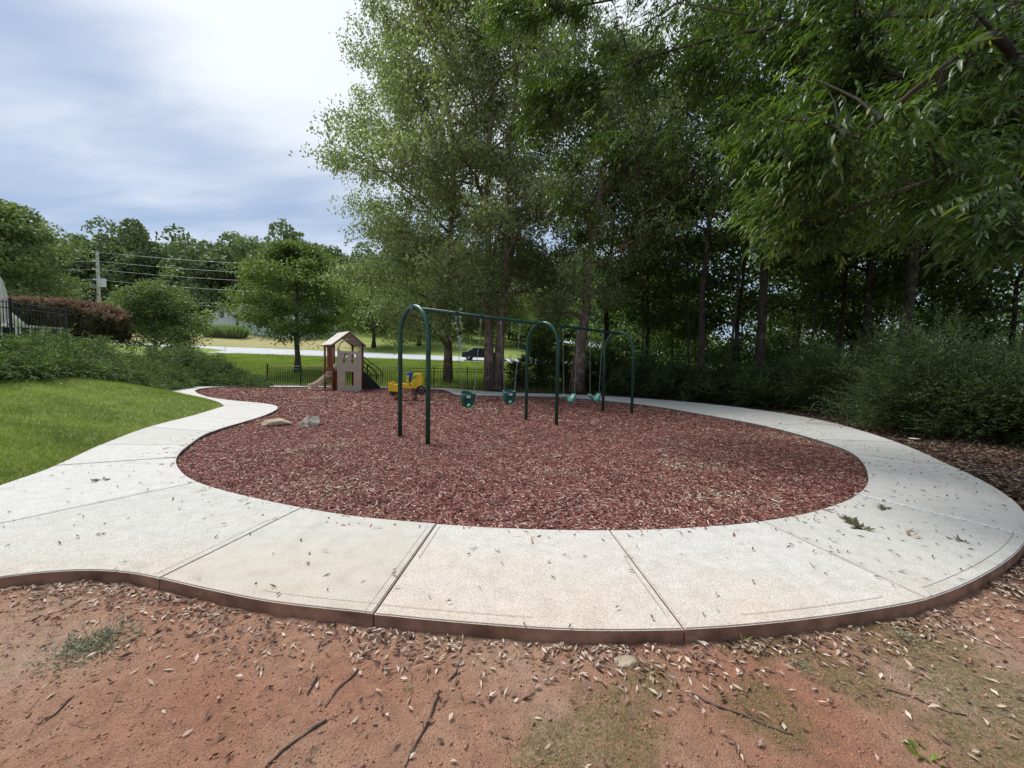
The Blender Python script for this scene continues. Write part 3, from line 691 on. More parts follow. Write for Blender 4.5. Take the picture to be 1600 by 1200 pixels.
for px in np.linspace(-140, 1080, 40):
    for row, dd in enumerate((84, 104, 128)):
        d = dd + rng.uniform(-7, 7); p = D(px + rng.uniform(-16, 16), 500, d)
        far_tree(p.x, d, rng.uniform(15, 21), rng.uniform(6, 8.5), 3600 - row * 600, .75 + .2 * row)
o = link('wooded_hillside', np_mesh('wooded_hillside', np.concatenate(Vs), np.concatenate(Fs)), M['leaf_far']); tag(o, 'dense broadleaf wood covering the hillside across the road', 'wood', kind='stuff')

# ------------------------------------------------------------------ near tree with long narrow leaflets
nt_base = Vector((6.3, 4.1, -.1)); near = empty('pecan_tree', nt_base, 'large near tree whose drooping branches of narrow green leaflets fill the upper right', 'tree')
wood = MB()
def loc(p): return Vector(p) - nt_base
tr = [Vector((6.3, 4.1, -.15)), Vector((6.15, 4.15, 1.5)), Vector((6.0, 4.3, 3.0)), Vector((5.75, 4.5, 4.6)), Vector((5.6, 4.6, 6.5)), Vector((5.5, 4.9, 9.0)), Vector((5.3, 5.2, 12.5))]
wood.tube([loc(p) for p in tr], [.34, .27, .25, .24, .2, .15, .06], 12)
LIMBS = [[(1585, 170, 4.4), (1430, 130, 4.8), (1340, 85, 5.2), (1290, 48, 5.5), (1230, 33, 5.9), (1170, 24, 6.3), (1060, 5, 7)],
         [(1590, 240, 4.3), (1500, 270, 3.9), (1400, 300, 3.7), (1280, 350, 4.3)],
         [(1560, 100, 4.5), (1380, 160, 5.2), (1240, 200, 6), (1100, 240, 6.8), (980, 280, 7.4), (900, 330, 7.9)],
         [(1500, 20, 4.6), (1300, 30, 6), (1120, 60, 7.2), (960, 110, 8), (860, 170, 8.4)],
         [(1480, -60, 4.8), (1250, -60, 6.5), (1050, -20, 8), (900, 10, 9), (790, 20, 9.4)],
         [(1600, 120, 4.0), (1560, 60, 3.2), (1510, 80, 3.0), (1430, 140, 3.1), (1340, 215, 3.4), (1250, 275, 3.8)],
         [(1600, 320, 4.2), (1600, 330, 3.4), (1560, 350, 3.0)],
         [(1560, 50, 4.6), (1450, 110, 6), (1350, 210, 7), (1280, 300, 7.6)],
         [(1520, -150, 4.9), (1300, -200, 6.5), (1050, -180, 8), (850, -120, 9)],
         [(1200, -20, 7), (1090, -10, 8.2), (1000, 40, 9), (930, 60, 9.6)],
         [(1120, 245, 6.8), (1010, 330, 8), (950, 380, 8.6)]]
LP_ = []
for L in LIMBS:
    pts = catmull([D(*p) for p in L], 5); m_ = len(pts); r0 = .042 if L[0][0] > 1400 else .022
    rr = [r0 * (1 - .82 * k / (m_ - 1)) for k in range(m_)]
    if L[0][0] > 1400:
        z0 = pts[0].z - .5; tz = min(range(len(tr) - 1), key=lambda k: abs(tr[k].z - z0)); st = tr[tz]
        pts = [st, (st + pts[0]) / 2 + Vector((0, 0, .05))] + pts; rr = [r0 * 1.5, r0 * 1.2] + rr
    wood.tube([loc(p) for p in pts], rr, 7, False); LP_ += pts[2:]
LPn = np.array([tuple(p) for p in LP_])
# spray centres: (px range, py range, depth range, count)
ZN = [((1400, 1640), (-40, 190), (3.0, 4.0), 12), ((1200, 1640), (-160, 120), (4, 7.5), 80), ((1150, 1640), (70, 210), (3.6, 6.5), 62), ((1240, 1640), (170, 275), (3.4, 5.4), 34), ((1200, 1440), (300, 365), (3.8, 4.8), 14), ((1500, 1640), (290, 380), (2.6, 3.8), 12),
      ((820, 1200), (-150, 110), (7, 9.5), 62), ((730, 900), (-60, 60), (8.5, 10), 22), ((800, 950), (60, 190), (7.8, 9), 20), ((800, 850), (180, 235), (8.2, 8.8), 5), ((920, 1150), (80, 240), (6.4, 8.4), 36), ((860, 960), (240, 390), (7.6, 8.8), 14),
      ((1100, 1330), (150, 290), (5.6, 7.6), 30), ((1000, 1200), (300, 380), (7, 9), 6), ((1180, 1240), (330, 370), (4.2, 4.8), 5)]
Cs, Ds, Ls, Ws = [], [], [], []
for (xr, yr, dr, cnt) in ZN:
    for k in range(cnt):
        d = rng.uniform(*dr); c = np.array(D(rng.uniform(*xr), rng.uniform(*yr), d))
        dd = np.linalg.norm(LPn - c, axis=1); a = LPn[np.argmin(dd + rng.uniform(0, .5, len(dd)))]
        pts = limb_pts(a, c, .08, 5, .08); wood.tube([loc(p) for p in pts], [.017, .012, .009, .006, .004], 4, False)
        out = c - a; out[2] = 0; out = out / (np.linalg.norm(out) + 1e-6) * .5 + np.array([-.55, -.05, 0])
        for j in range(rng.integers(12, 18)):           # compound leaves along the outer twig
            t = rng.uniform(.35, 1.0); b0 = pts[0] * 0 + (pts[int(t * 4)] if t < 1 else pts[4]) + rng.normal(0, .10, 3)
            rd = out + rng.normal(0, .55, 3); rd[2] = rng.normal(-.45, .3); rd /= np.linalg.norm(rd); RL = rng.uniform(.22, .38)
            sdv = np.cross(rd, [0, 0, 1.]); sdv /= np.linalg.norm(sdv) + 1e-6; npair = rng.integers(5, 8)
            for u in range(npair):
                f = (u + 1) / (npair + .2); pr = b0 + rd * RL * f + np.array([0, 0, -.12 * f * f * RL * 2])
                for sg in (-1, 1):
                    Cs.append(pr); Ds.append(sdv * sg * .8 + rd * .75 + np.array([0, 0, -.45]) + rng.normal(0, .12, 3)); Ls.append(rng.uniform(.06, .135)); Ws.append(Ls[-1] * rng.uniform(.17, .27))
            Cs.append(b0 + rd * RL); Ds.append(rd + np.array([0, 0, -.3])); Ls.append(.12); Ws.append(.03)
C = np.array(Cs); Dr = nrm(np.array(Ds)); n = len(C); L = np.array(Ls)[:, None]; W = np.array(Ws)[:, None]
s = nrm(np.cross(Dr, np.array([[0, 0, 1.]]) + rng.normal(0, .35, (n, 3)))); nn = np.cross(s, Dr); bend = rng.normal(-.12, .16, (n, 1)) * L
V = np.empty((n, 7, 3)); V[:, 0] = C; V[:, 1] = C + Dr * L * .3 + s * W * .5 + nn * W * .15; V[:, 2] = C + Dr * L * .68 + s * W * .38 + nn * W * .12 + nn * bend * .4; V[:, 3] = C + Dr * L + nn * bend
V[:, 4] = C + Dr * L * .68 - s * W * .38 + nn * W * .12 + nn * bend * .4; V[:, 5] = C + Dr * L * .3 - s * W * .5 + nn * W * .15; V[:, 6] = C + Dr * L * .48 + nn * bend * .2
V -= np.array(nt_base)[None, None]; b7 = (np.arange(n) * 7)[:, None]
F = np.concatenate([b7 + np.array([[0, 1, 6, 5]]), b7 + np.array([[1, 2, 3, 6]]), b7 + np.array([[6, 3, 4, 5]])])
link('crown', np_mesh('crown', V.reshape(-1, 3), F), M['leaf_near'], near); wood.build('trunk', M['bark_dark'], near, smooth=True)
print('leaflets', n)
# separate tree added so its crown keeps the wood below in shade
w_, V, F = grow(9, .12, .3, prof_round(5.0, .8, .4), 30, 7, 30000, .16, .08, .6, .3, .3)
tree_thing('broadleaf_tree', (12.6, 9.6, -.1), grow(13, .16, 4, prof_round(3.6, .8, .4), 24, 6, 10, .1, .1)[0], np.array(V) + np.array([[0, 0, 4.5]]), F, M['bark_dark'], M['leaf_wood'], 'added slender tree between path and wood at the right edge, crown shading the wood')

# ------------------------------------------------------------------ shrubs
def tufts(centres, outd, n_each, L, W, spread, up=.35, sprays=7, flat=.4):
    """feathery sprays: short stems carrying rows of thin leaflets"""
    Cs, Ds, Ls = [], [], []
    n = len(centres); k = n_each
    ci = np.repeat(np.arange(n), sprays); sd_ = outd[ci] + rng.normal(0, .55, (len(ci), 3)); sd_[:, 2] += up; sd_ = nrm(sd_)
    ln = spread * rng.uniform(.6, 1.3, len(ci)); b0 = centres[ci] + rng.normal(0, .05, (len(ci), 3)) * spread
    si = np.repeat(np.arange(len(ci)), k); t = np.tile((np.arange(k) + .5) / k, len(ci))
    C = b0[si] + sd_[si] * (ln[si] * t)[:, None]; C[:, 2] -= .25 * (t ** 2) * ln[si]
    sd2 = nrm(np.cross(sd_[si], rng.normal(0, .3, (len(si), 3)) + np.array([[0, 0, 1.]]))) * np.where(np.tile(np.arange(k), len(ci)) % 2, 1, -1)[:, None]
    Dr = sd_[si] * .9 + sd2 * .75 + rng.normal(0, .15, (len(si), 3))
    return leaf_quads(C, Dr, L * (1.15 - t * .7) * rng.uniform(.7, 1.2, len(si)), W * rng.uniform(.8, 1.2, len(si)), rng)
def shrub(name, loc, rx, ry, h, n_c, mat, label, cat='shrub', L=.12, W=.028, per=12, sprays=6, spread=.45, group=None, up=.35, rz=0, n_stem=9):
    t = empty(name, loc, label, cat, group, rz); u = nrm(rng.normal(0, 1, (n_c, 3))); u[:, 2] = np.abs(u[:, 2]); rr = rng.uniform(.45, 1, (n_c, 1)) ** .5; rr = np.where(rng.uniform(size=(n_c, 1)) < .12, rng.uniform(1, 1.4, (n_c, 1)), rr)
    lump = 1 + .16 * np.sin(u[:, :1] * 7 + u[:, 1:2] * 5) * np.cos(u[:, 2:] * 6)
    lump = lump * (1 + .25 * np.sin(u[:, :1] * 3.3 + rng.uniform(0, 6)) * np.cos(u[:, 1:2] * 4.1 + rng.uniform(0, 6))); c = u * rr * lump * np.array([[rx, ry, h]]); c[:, 2] += .1
    V, F = tufts(c, u, per, L, W, spread, up, sprays); link('foliage', np_mesh('foliage', V, F), mat, t)
    st = MB()
    for k in range(n_stem):
        q = c[rng.integers(0, n_c)]; st.tube([(rng.normal(0, .12), rng.normal(0, .12), -.1), tuple(q * .5 + [0, 0, .1]), tuple(q)], [.022, .014, .005], 4)
    st.build('stem', M['twig'], t); return t
S = [(1480, 666, 9.5, 1.9, 1.2, 1.75, 800, 'large feathery dark green shrub beside the white scrap of litter'), (1590, 676, 8.4, 1.4, 1.2, 1.55, 600, 'feathery shrub at the right edge of the picture, nearest to the path'),
     (1400, 640, 12.0, 1.5, 1.2, 1.9, 480, 'arching feathery shrub below the thick pale-lit trunk'), (1300, 626, 13.6, 1.6, 1.2, 1.6, 450, 'mid-height dark shrub below the tight cluster of trunks'),
     (1215, 620, 15.0, 1.5, 1.1, 1.2, 360, 'low dark shrub at the foot of the thick brown-grey trunk'), (1130, 614, 16.5, 1.5, 1.0, 1.1, 320, 'low brownish shrub at the foot of the straight dark trunk'),
     (1060, 609, 18.0, 1.4, 1.0, 1.0, 280, 'low shrub right of the last swing arch'), (1000, 606, 19.4, 1.3, 1.0, 1.2, 260, 'dark shrub directly behind the last swing arch'),
     (850, 600, 22.5, 1.9, 1.2, 2.6, 520, 'big dark leafy bush between the two birch trunks, hiding the end of the fence'), (950, 603, 22.0, 1.6, 1.0, 1.6, 320, 'dark bush right of the leaning birch trunk')]
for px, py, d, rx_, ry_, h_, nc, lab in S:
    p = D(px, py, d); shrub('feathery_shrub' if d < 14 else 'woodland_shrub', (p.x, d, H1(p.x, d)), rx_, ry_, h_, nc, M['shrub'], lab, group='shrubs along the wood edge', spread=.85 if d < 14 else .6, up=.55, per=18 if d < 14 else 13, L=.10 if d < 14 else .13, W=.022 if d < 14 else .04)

# juniper bank
def bank(name, poly, n_c, hfun, label, L=.13, W=.035):
    xs = [p[0] for p in poly]; ys = [p[1] for p in poly]
    P = sample(poly, n_c, (min(xs), max(xs)), (min(ys), max(ys)))
    d = dist_line(P, poly + [poly[0]]); hh = hfun(P) * (.22 + .78 * np.clip(d / 1.8, 0, 1)) * (.74 + .3 * vnoise(P[:, 0], P[:, 1], 1.9, 2))
    c = np.column_stack([P, H(P) + hh * np.round(rng.uniform(.2, 1, len(P)) * 5 + vnoise(P[:, 0], P[:, 1], 3.3, 7)) / 5.5])
    od = np.column_stack([rng.normal(.35, .6, len(P)), rng.normal(-.8, .4, len(P)), np.full(len(P), .05)])
    V, F = tufts(c, od, 18, L * .85, W * .6, .6, .1, 5); o = link(name, np_mesh(name, V, F), M['juniper']); return tag(o, label, 'juniper', kind='stuff')
def gp(px, py, d): p = D(px, py, d); return (p.x, p.y)
jp1 = [gp(-60, 570, 7.6), gp(60, 582, 9.2), gp(120, 591, 10.6), gp(180, 604, 12.6), gp(245, 612, 15.2), gp(262, 606, 16.6), gp(300, 590, 19), gp(250, 560, 22), gp(150, 530, 21), gp(60, 530, 17), gp(-60, 540, 13)]
bank('juniper_bank', jp1, 8500, lambda P: np.clip(2.45 - H(P), .55, 2.0), 'spreading dark green juniper covering the bank above the lawn')
jp2 = [gp(200, 606, 20.0), gp(262, 606, 19.4), gp(330, 604, 20.0), gp(415, 603, 20.4), gp(425, 590, 22), gp(340, 575, 26), gp(250, 570, 26), gp(180, 570, 26), gp(180, 590, 21)]
bank('juniper_bank', jp2, 3800, lambda P: np.clip(.8 + (-13.4 - P[:, 0]) * .55, .6, 2.5), 'spreading juniper on the far side of the path, sloping down to the end of the fence')

# red-tipped hedge
hg = empty('hedge', D(125, 520, 20), 'clipped dark hedge with red new shoots behind the pool fence', 'hedge')
hb = Vector(hg.location); 
def hedge_pts(n, top):
    t = rng.uniform(0, 1, n); yy = rng.uniform(-1, 1, n); ang = rng.uniform(0, np.pi, n)
    x = -7.0 + t * 8.9; w = 1.5 * np.sqrt(np.clip(1 - ((t - .5) * 2) ** 8, 0, 1)); hgt = 1.4 * np.clip(1 - np.clip((t - .72) / .28, 0, 1) ** 3 * .55, 0, 1)
    if top: return np.column_stack([x, np.cos(ang) * w * .9, hgt * (.84 + .16 * np.sin(ang)) + rng.uniform(-.1, .12, n)])
    return np.column_stack([x, np.cos(ang) * w * rng.uniform(.8, 1, n), rng.uniform(-.4, 1, n) * hgt * .9])
c = hedge_pts(1300, False); V, F = tufts(c, nrm(np.column_stack([c[:, 0] * .1, c[:, 1], np.full(len(c), .3)])), 8, .16, .07, .35, .4, 4); link('foliage', np_mesh('foliage', V, F), M['hedge'], hg)
c = hedge_pts(650, True); V, F = tufts(c, np.tile([[0, 0, 1.]], (len(c), 1)), 8, .13, .05, .3, .9, 4); link('new_shoots', np_mesh('new_shoots', V, F), M['hedge_red'], hg)

# ------------------------------------------------------------------ metal fences
def fence(name, pts, h, label, spike=False, pick=.115, group=None):
    t = empty(name, pts[0], label, 'fence'); base = Vector(pts[0])
    pmb = MB(); pmb.box((0, 0, h / 2 + .03), (.055, .055, h + .06)); pmb.box((0, 0, h + .065), (.068, .068, .014)); post = None
    kmb = MB(); kmb.box((0, 0, h / 2), (.017, .017, h - .04)); 
    if spike: kmb.add([(-.009, -.009, h - .02), (.009, -.009, h - .02), (.009, .009, h - .02), (-.009, .009, h - .02), (0, 0, h + .05)], [(0, 1, 4), (1, 2, 4), (2, 3, 4), (3, 0, 4)])
    pk = None; n_p = 0; extra = MB()
    for i, p in enumerate(pts):
        p = Vector(p) - base
        if post is None: post = pmb.build('post', M['black_metal'], t); post.location = p
        else: c = post.copy(); COL.objects.link(c); c.parent = t; c.location = p
        if i == len(pts) - 1: break
        q = Vector(pts[i + 1]) - base; v = q - p; L = v.length; n = max(2, int(L / pick)); rz = math.atan2(v.y, v.x)
        for hz in ((h - .04, h - .2, .12) if not spike else (h - .06, h - .24, .14)):
            rb = MB(); rb.tube([p + Vector((0, 0, hz)), q + Vector((0, 0, hz))], .016, 4); rb.build('rail', M['black_metal'], t)
        for k in range(1, n):
            loc_ = p + v * k / n; n_p += 1
            if n_p <= 296:
                if pk is None: pk = kmb.build('picket', M['black_metal'], t); pk.location = loc_
                else: c = pk.copy(); COL.objects.link(c); c.parent = t; c.location = loc_
            else: extra.box(loc_ + Vector((0, 0, h / 2)), (.017, .017, h - .04))
    if extra.v: e = extra.build('picket_run', M['black_metal'], t); e['kind'] = 'stuff'
    return t
FP = []
for px in [418 + 52 * i for i in range(13)]:
    d = 21.35 + (px - 418) * .0008; p = D(px, 600, d); FP.append((p.x, d, H1(p.x, d) + .0))
fence('metal_fence', FP, 1.2, 'long black metal picket fence between the play area and the grass up to the road')
FP2 = []
for px, d in ((-100, 10.6), (15, 12.8), (104, 15.0)):
    p = D(px, 470, d); zt = D(px, {-100: 452, 15: 467, 104: 480}[px], d).z; FP2.append((p.x, d, zt - 1.5))
fence('pool_fence', FP2, 1.45, 'black spear-topped pool fence above the juniper bank at the left edge', spike=True, pick=.125)

# pool furniture behind the fence
ug = D(2, 515, 15.0); um = empty('patio_umbrella', (ug.x, 15.0, ug.z - .3), 'closed cream patio umbrella behind the pool fence', 'umbrella')
mb = MB(); mb.tube([(0, 0, 0), (0, 0, 2.6)], .025, 8); mb.build('pole', M['white'], um)
V = []; nR = 12; zs = [(.55, .20), (.9, .27), (1.3, .24), (1.8, .17), (2.15, .10), (2.35, .03)]
for z, r in zs:
    for k in range(nR * 2): a = math.pi * k / nR; rr = r * (1 if k % 2 else .72); V.append((rr * math.cos(a), rr * math.sin(a), z))
mb = MB(); mb.add(V, [(i * 2 * nR + k, i * 2 * nR + (k + 1) % (2 * nR), (i + 1) * 2 * nR + (k + 1) % (2 * nR), (i + 1) * 2 * nR + k) for i in range(len(zs) - 1) for k in range(2 * nR)]); mb.build('canopy', M['cream_cloth'], um)
def lounger(p, rz, label):
    t = empty('lounge_chair', p, label, 'lounge chair', 'pool lounge chairs', rz)
    mb = MB(); mb.box((0, 0, .35), (1.2, .62, .05)); mb.build('seat', M['white'], t)
    mb = MB(); mb.box((-.85, 0, .62), (.75, .62, .05), mat=Matrix.Rotation(R(48), 3, 'Y')); mb.build('backrest', M['white'], t)
    for a in (-.5, .5):
        for b2 in (-.26, .26): mb = MB(); mb.box((a, b2, .17), (.05, .05, .34)); mb.build('leg', M['white'], t)
    return t
p = D(12, 520, 15.2); lounger((p.x, 15.2, p.z - .1), .2, 'white pool lounge chair just beside the closed umbrella, seen through the fence')
p = D(34, 520, 16.2); lounger((p.x, 16.2, p.z - .1), .3, 'white pool lounge chair right of the one by the umbrella')
p = D(64, 520, 17.5); lounger((p.x, 17.5, p.z - .1), 1.4, 'white lounge chair standing alone, nearest to the red-tipped hedge')

# ------------------------------------------------------------------ swings
A1, A2, A3 = Vector((-1.80, 7.12, 0)), Vector((.72, 9.54, 0)), Vector((3.24, 11.96, 0)); u = (A3 - A1).normalized(); v = Vector((u.y, -u.x, 0)); HB = 2.42; ZG = -.05
sf = empty('swing_frame', A1, 'dark green metal swing frame with three arched supports standing in the mulch', 'swing set')
for A in (A1, A2, A3):
    c = A - A1; w = .5; pts = [c + v * w + Vector((0, 0, -.1))]
    for k in range(0, 17):
        a = math.pi * k / 16; pts.append(c + v * w * math.cos(a) + Vector((0, 0, HB - .56 + math.sin(a) * .56)))
    pts.append(c - v * w + Vector((0, 0, -.1))); mb = MB(); mb.tube(pts, .042, 14); a = mb.build('arch', M['green_paint'], sf, smooth=True)
    mb = MB(); mb.tube([c - u * .05 + Vector((0, 0, HB - .015)), c + u * .05 + Vector((0, 0, HB - .015))], .06, 14); mb.tube([c + Vector((0, 0, HB + .02)), c + Vector((0, 0, HB + .07))], .018, 8); mb.build('collar', M['green_paint'], a)
mb = MB(); mb.tube([Vector((0, 0, HB - .03)), A3 - A1 + Vector((0, 0, HB - .03))], .034, 12); mb.build('top_beam', M['green_paint'], sf, smooth=True)
TH = [(.269, A1, A2), (.447, A1, A2), (.608, A1, A2), (.779, A1, A2), (.226, A2, A3), (.406, A2, A3), (.566, A2, A3), (.739, A2, A3)]
HP = []
for t_, a, b2 in TH:
    p = a + (b2 - a) * t_; HP.append(p); q = p - A1; mb = MB(); mb.tube([q - u * .035 + Vector((0, 0, HB - .03)), q + u * .035 + Vector((0, 0, HB - .03))], .05, 12)
    hgr = mb.build('hanger', M['green_paint'], sf); mb = MB(); mb.tube([q + Vector((0, 0, HB - .07)), q + Vector((0, 0, HB - .15))], .02, 8); mb.build('swivel', M['galv'], hgr)
def chain(mb, a, b2):
    a, b2 = Vector(a), Vector(b2); L = (b2 - a).length; d = (b2 - a) / L; n = int(L / .042); s1 = d.cross(Vector((0, 1, 0))).normalized(); s2 = d.cross(s1)
    for k in range(n):
        c = a + d * (k + .5) * L / n; s = s1 if k % 2 else s2; hl = L / n * .62; r = .0095
        for sg in (-1, 1): mb.tube([c - d * hl, c - d * hl * .6 + s * r * sg, c + d * hl * .6 + s * r * sg, c + d * hl], .0031, 3, False)
def swing(kind, p1, p2, zb, label, tilt=0.):
    mid_p = (p1 + p2) / 2; half = (p2 - p1).length / 2; t = empty(kind, (mid_p.x, mid_p.y, 0), label, 'swing', 'swings', math.atan2(u.y, u.x)); t.rotation_euler.z = math.atan2(u.y, u.x)
    if kind == 'bucket_swing':
        rim = zb + .27; hw = .155
        for sg in (-1, 1): mb = MB(); chain(mb, (sg * half, 0, HB - .15), (sg * hw, 0, rim + .02)); mb.build('chain', M['galv'], t)
        n = 28; rings = [(0.0, .05, .04), (.02, .10, .085), (.07, .135, .115), (.13, .15, .13), (.19, .157, .138), (.25, .16, .142), (.29, .16, .142)]; V = []
        for j, (z, a, b2) in enumerate(rings):
            for k in range(n):
                an = 2 * math.pi * k / n; bk = max(0, math.sin(an)); zz = z + (.05 * bk if j > 4 else 0); V.append((a * math.cos(an), b2 * math.sin(an), zb + zz))
        Fc = []
        for j in range(len(rings) - 1):
            for k in range(n):
                an = 2 * math.pi * (k + .5) / n
                if 1 <= j <= 3 and (R(205) < an < R(262) or R(278) < an < R(335)): continue
                Fc.append((j * n + k, j * n + (k + 1) % n, (j + 1) * n + (k + 1) % n, (j + 1) * n + k))
        Fc.append(tuple(reversed(range(n))))
        me = bpy.data.meshes.new('seat'); me.from_pydata(V, [], Fc); o = link('seat', me, M['seat_green'], t); me.shade_smooth(); md = o.modifiers.new('thickness', 'SOLIDIFY'); md.thickness = .014
        mb = MB(); mb.tube([(.05, -.10, zb + .02), (.0, -.02, zb + .035), (0, .06, zb + .03)], [.03, .05, .03], 8); mb.build('sunlit_inside', M['green_light'], t, smooth=True)  # pale form added for the sunlit look inside the bucket
        mb = MB(); mb.box((-.085, -.131, zb + .235), (.08, .004, .05), rz=-.45); mb.build('label_plate', M['label'], t)
    else:
        hw = .225; zr = zb + .16
        for sg in (-1, 1): mb = MB(); chain(mb, (sg * half, 0, HB - .15), (sg * hw, 0, zr + .01)); mb.build('chain', M['galv'], t)
        V = []; n = 14
        for k in range(n + 1):
            s = -1 + 2 * k / n; x_ = s * hw; z_ = zb + .16 * abs(s) ** 2.0; w2 = .07 + .02 * (1 - s * s)
            V += [(x_, -w2, z_ + tilt * -w2), (x_, w2, z_ + tilt * w2)]
        me = bpy.data.meshes.new('belt_seat'); me.from_pydata(V, [], [(2 * k, 2 * k + 2, 2 * k + 3, 2 * k + 1) for k in range(n)]); o = link('belt_seat', me, M['belt_green'], t); me.shade_smooth(); md = o.modifiers.new('thickness', 'SOLIDIFY'); md.thickness = .012
        for sg in (-1, 1): mb = MB(); mb.box((sg * hw, 0, zr), (.012, .1, .04)); mb.build('end_plate', M['green_light'], t)
    return t
swing('bucket_swing', HP[0], HP[1], .50, 'green bucket swing nearest to the camera, first from the left')
swing('bucket_swing', HP[2], HP[3], .50, 'green bucket swing beside the middle arch, second from the left')
swing('belt_swing', HP[4], HP[5], .46, 'green belt swing just right of the middle arch', .45)
swing('belt_swing', HP[6], HP[7], .42, 'green belt swing beside the last arch', .45)

# ------------------------------------------------------------------ play tower
tb = G(522, 611, -.05); th = R(42)
pt = empty('play_tower', tb, 'small tan and red-brown toddler play tower with gabled roof, slide and stairs', 'play tower', rz=th)
S_ = 1.38; DK = .95
for (a, b2) in ((0, 0), (S_, 0), (0, S_), (S_, S_)):
    mb = MB(); mb.tube([(a, b2, -.1), (a, b2, 2.3)], .055, 12); mb.build('post', M['brown_plastic'], pt, smooth=True)
mb = MB(); mb.box((S_ / 2, S_ / 2, DK), (S_, S_, .06)); mb.build('deck', M['brown_plastic'], pt, bevel=.01)
ap = (S_ / 2, 2.86); ev = .12
for sg in (-1, 1):
    ex = S_ / 2 + sg * (S_ / 2 + ev); z0 = 2.2
    dx, dz = ex - ap[0], z0 - ap[1]; Ls_ = math.hypot(dx, dz); nx, nz = -dz / Ls_ * .045 * -sg, abs(dx) / Ls_ * .045
    mb = MB(); V = []
    for yy in (-.14, S_ + .14): V += [(ap[0], yy, ap[1]), (ex, yy, z0), (ex + sg * .03, yy, z0 + .04), (ap[0], yy, ap[1] + .055)]
    mb.add(V, [(0, 1, 2, 3), (7, 6, 5, 4), (0, 4, 5, 1), (1, 5, 6, 2), (2, 6, 7, 3), (3, 7, 4, 0)]); rf = mb.build('roof', M['roof_plastic'], pt)
    for yy in (-.15, S_ + .15):
        mb = MB(); mb.tube([(ap[0], yy, ap[1] - .02), (ex, yy, z0 - .02)], .03, 6); mb.build('fascia', M['brown_plastic'], rf)
# left side guard with bars (red-brown)
mb = MB()
for yy in (.25, .45, .7, .9): mb.box((0, yy, 1.6), (.05, .11, 1.2))
mb.box((0, S_ / 2, 2.18), (.06, S_, .08)); mb.box((0, S_ / 2, 1.05), (.06, S_, .14)); mb.build('side_guard', M['brown_plastic'], pt)
mb = MB()
for k in range(5): mb.tube([(-.42, -.0, .18 + .22 * k), (-.04, -.0, .18 + .22 * k)], .022, 6)
mb.tube([(-.42, 0, -.1), (-.42, 0, 1.1)], .03, 8); mb.build('ladder', M['brown_plastic'], pt)
bmx = bmesh.new(); bmesh.ops.create_uvsphere(bmx, u_segments=14, v_segments=10, radius=.16); me = bpy.data.meshes.new('play_ball'); bmx.to_mesh(me); bmx.free(); pb = link('play_ball', me, M['tan_light'], pt, True); pb.location = (.1, -.1, 1.2); pb.scale = (1, .5, 1)
# slide on the left
sl = MB(); prof = [(0, DK - .2), (-.15, DK - .3), (-.35, DK - .5), (-.6, DK - .70), (-.8, DK - .80), (-.95, DK - .82)]
for yy0, yy1, hh in ((.35, .38, .2), (.38, .80, .0), (.80, .83, .2)):
    V = []
    for (x_, z_) in prof: V += [(x_, yy0, z_ - .03), (x_, yy1, z_ - .03), (x_, yy1, z_ + hh), (x_, yy0, z_ + hh)]
    Fc = []
    for i in range(len(prof) - 1):
        for k in range(4): Fc.append((i * 4 + k, i * 4 + (k + 1) % 4, (i + 1) * 4 + (k + 1) % 4, (i + 1) * 4 + k))
    Fc += [(0, 1, 2, 3), tuple(range(len(V) - 1, len(V) - 5, -1))]; sl.add(V, Fc)
sl.build('slide', M['tan_light'], pt)
mb = MB(); mb.prism([(.0, .12), (.18, .08), (.34, .2), (.46, .5), (.5, .9), (.0, .9)], .6, Matrix.Translation((.06, .34, 0))); mb.build('slide_support', M['slide_plastic'], pt)
# teal bubble panel
mb = MB()
for k in range(4): mb.box((.2 + .1 * k, -.02, 1.45), (.07, .05, .95))
mb.build('guard_panel', M['teal'], pt)
# tan front wall panel with cut-outs, standing in front
fw = [(0, 0), (1.1, 0), (1.1, 2.1), (1.02, 2.1), (1.02, 2.0), (.9, 1.93), (.2, 1.93), (.08, 2.0), (.08, 2.1), (0, 2.1)]
bmx = bmesh.new()
def loop(pts): vs = [bmx.verts.new((x_, 0, z_)) for x_, z_ in pts]; return [bmx.edges.new((vs[i], vs[(i + 1) % len(vs)])) for i in range(len(vs))]
es = loop(fw); es += loop([(.36, .36), (.40, .32), (.68, .32), (.74, .36), (.74, .98), (.36, .98)])
for wx in (.25, .63):
    for (a, b2) in ((0, .09), (.13, .22)):
        es += loop([(wx + a, 1.38), (wx + b2, 1.38), (wx + b2, 1.58), (wx + a, 1.58)])
        es += loop([(wx + a, 1.62), (wx + b2, 1.62), (wx + b2, 1.74 + (.1 if a > 0 else .1) * (0 if a > 0 else 1) + (.02 if a > 0 else 0)), (wx + a, 1.74 + (.12 if a > 0 else .0))])
bmesh.ops.triangle_fill(bmx, edges=es, use_beauty=True)
keep = bmx.faces[:]; r = bmesh.ops.extrude_face_region(bmx, geom=keep); bmesh.ops.translate(bmx, verts=[g for g in r['geom'] if isinstance(g, bmesh.types.BMVert)], vec=(0, .06, 0)); bmesh.ops.recalc_face_normals(bmx, faces=bmx.faces)
me = bpy.data.meshes.new('wall_panel'); bmx.to_mesh(me); bmx.free(); wp = link('wall_panel', me, M['tan_plastic'], pt); wp.location = (-.03, -.58, -.02)
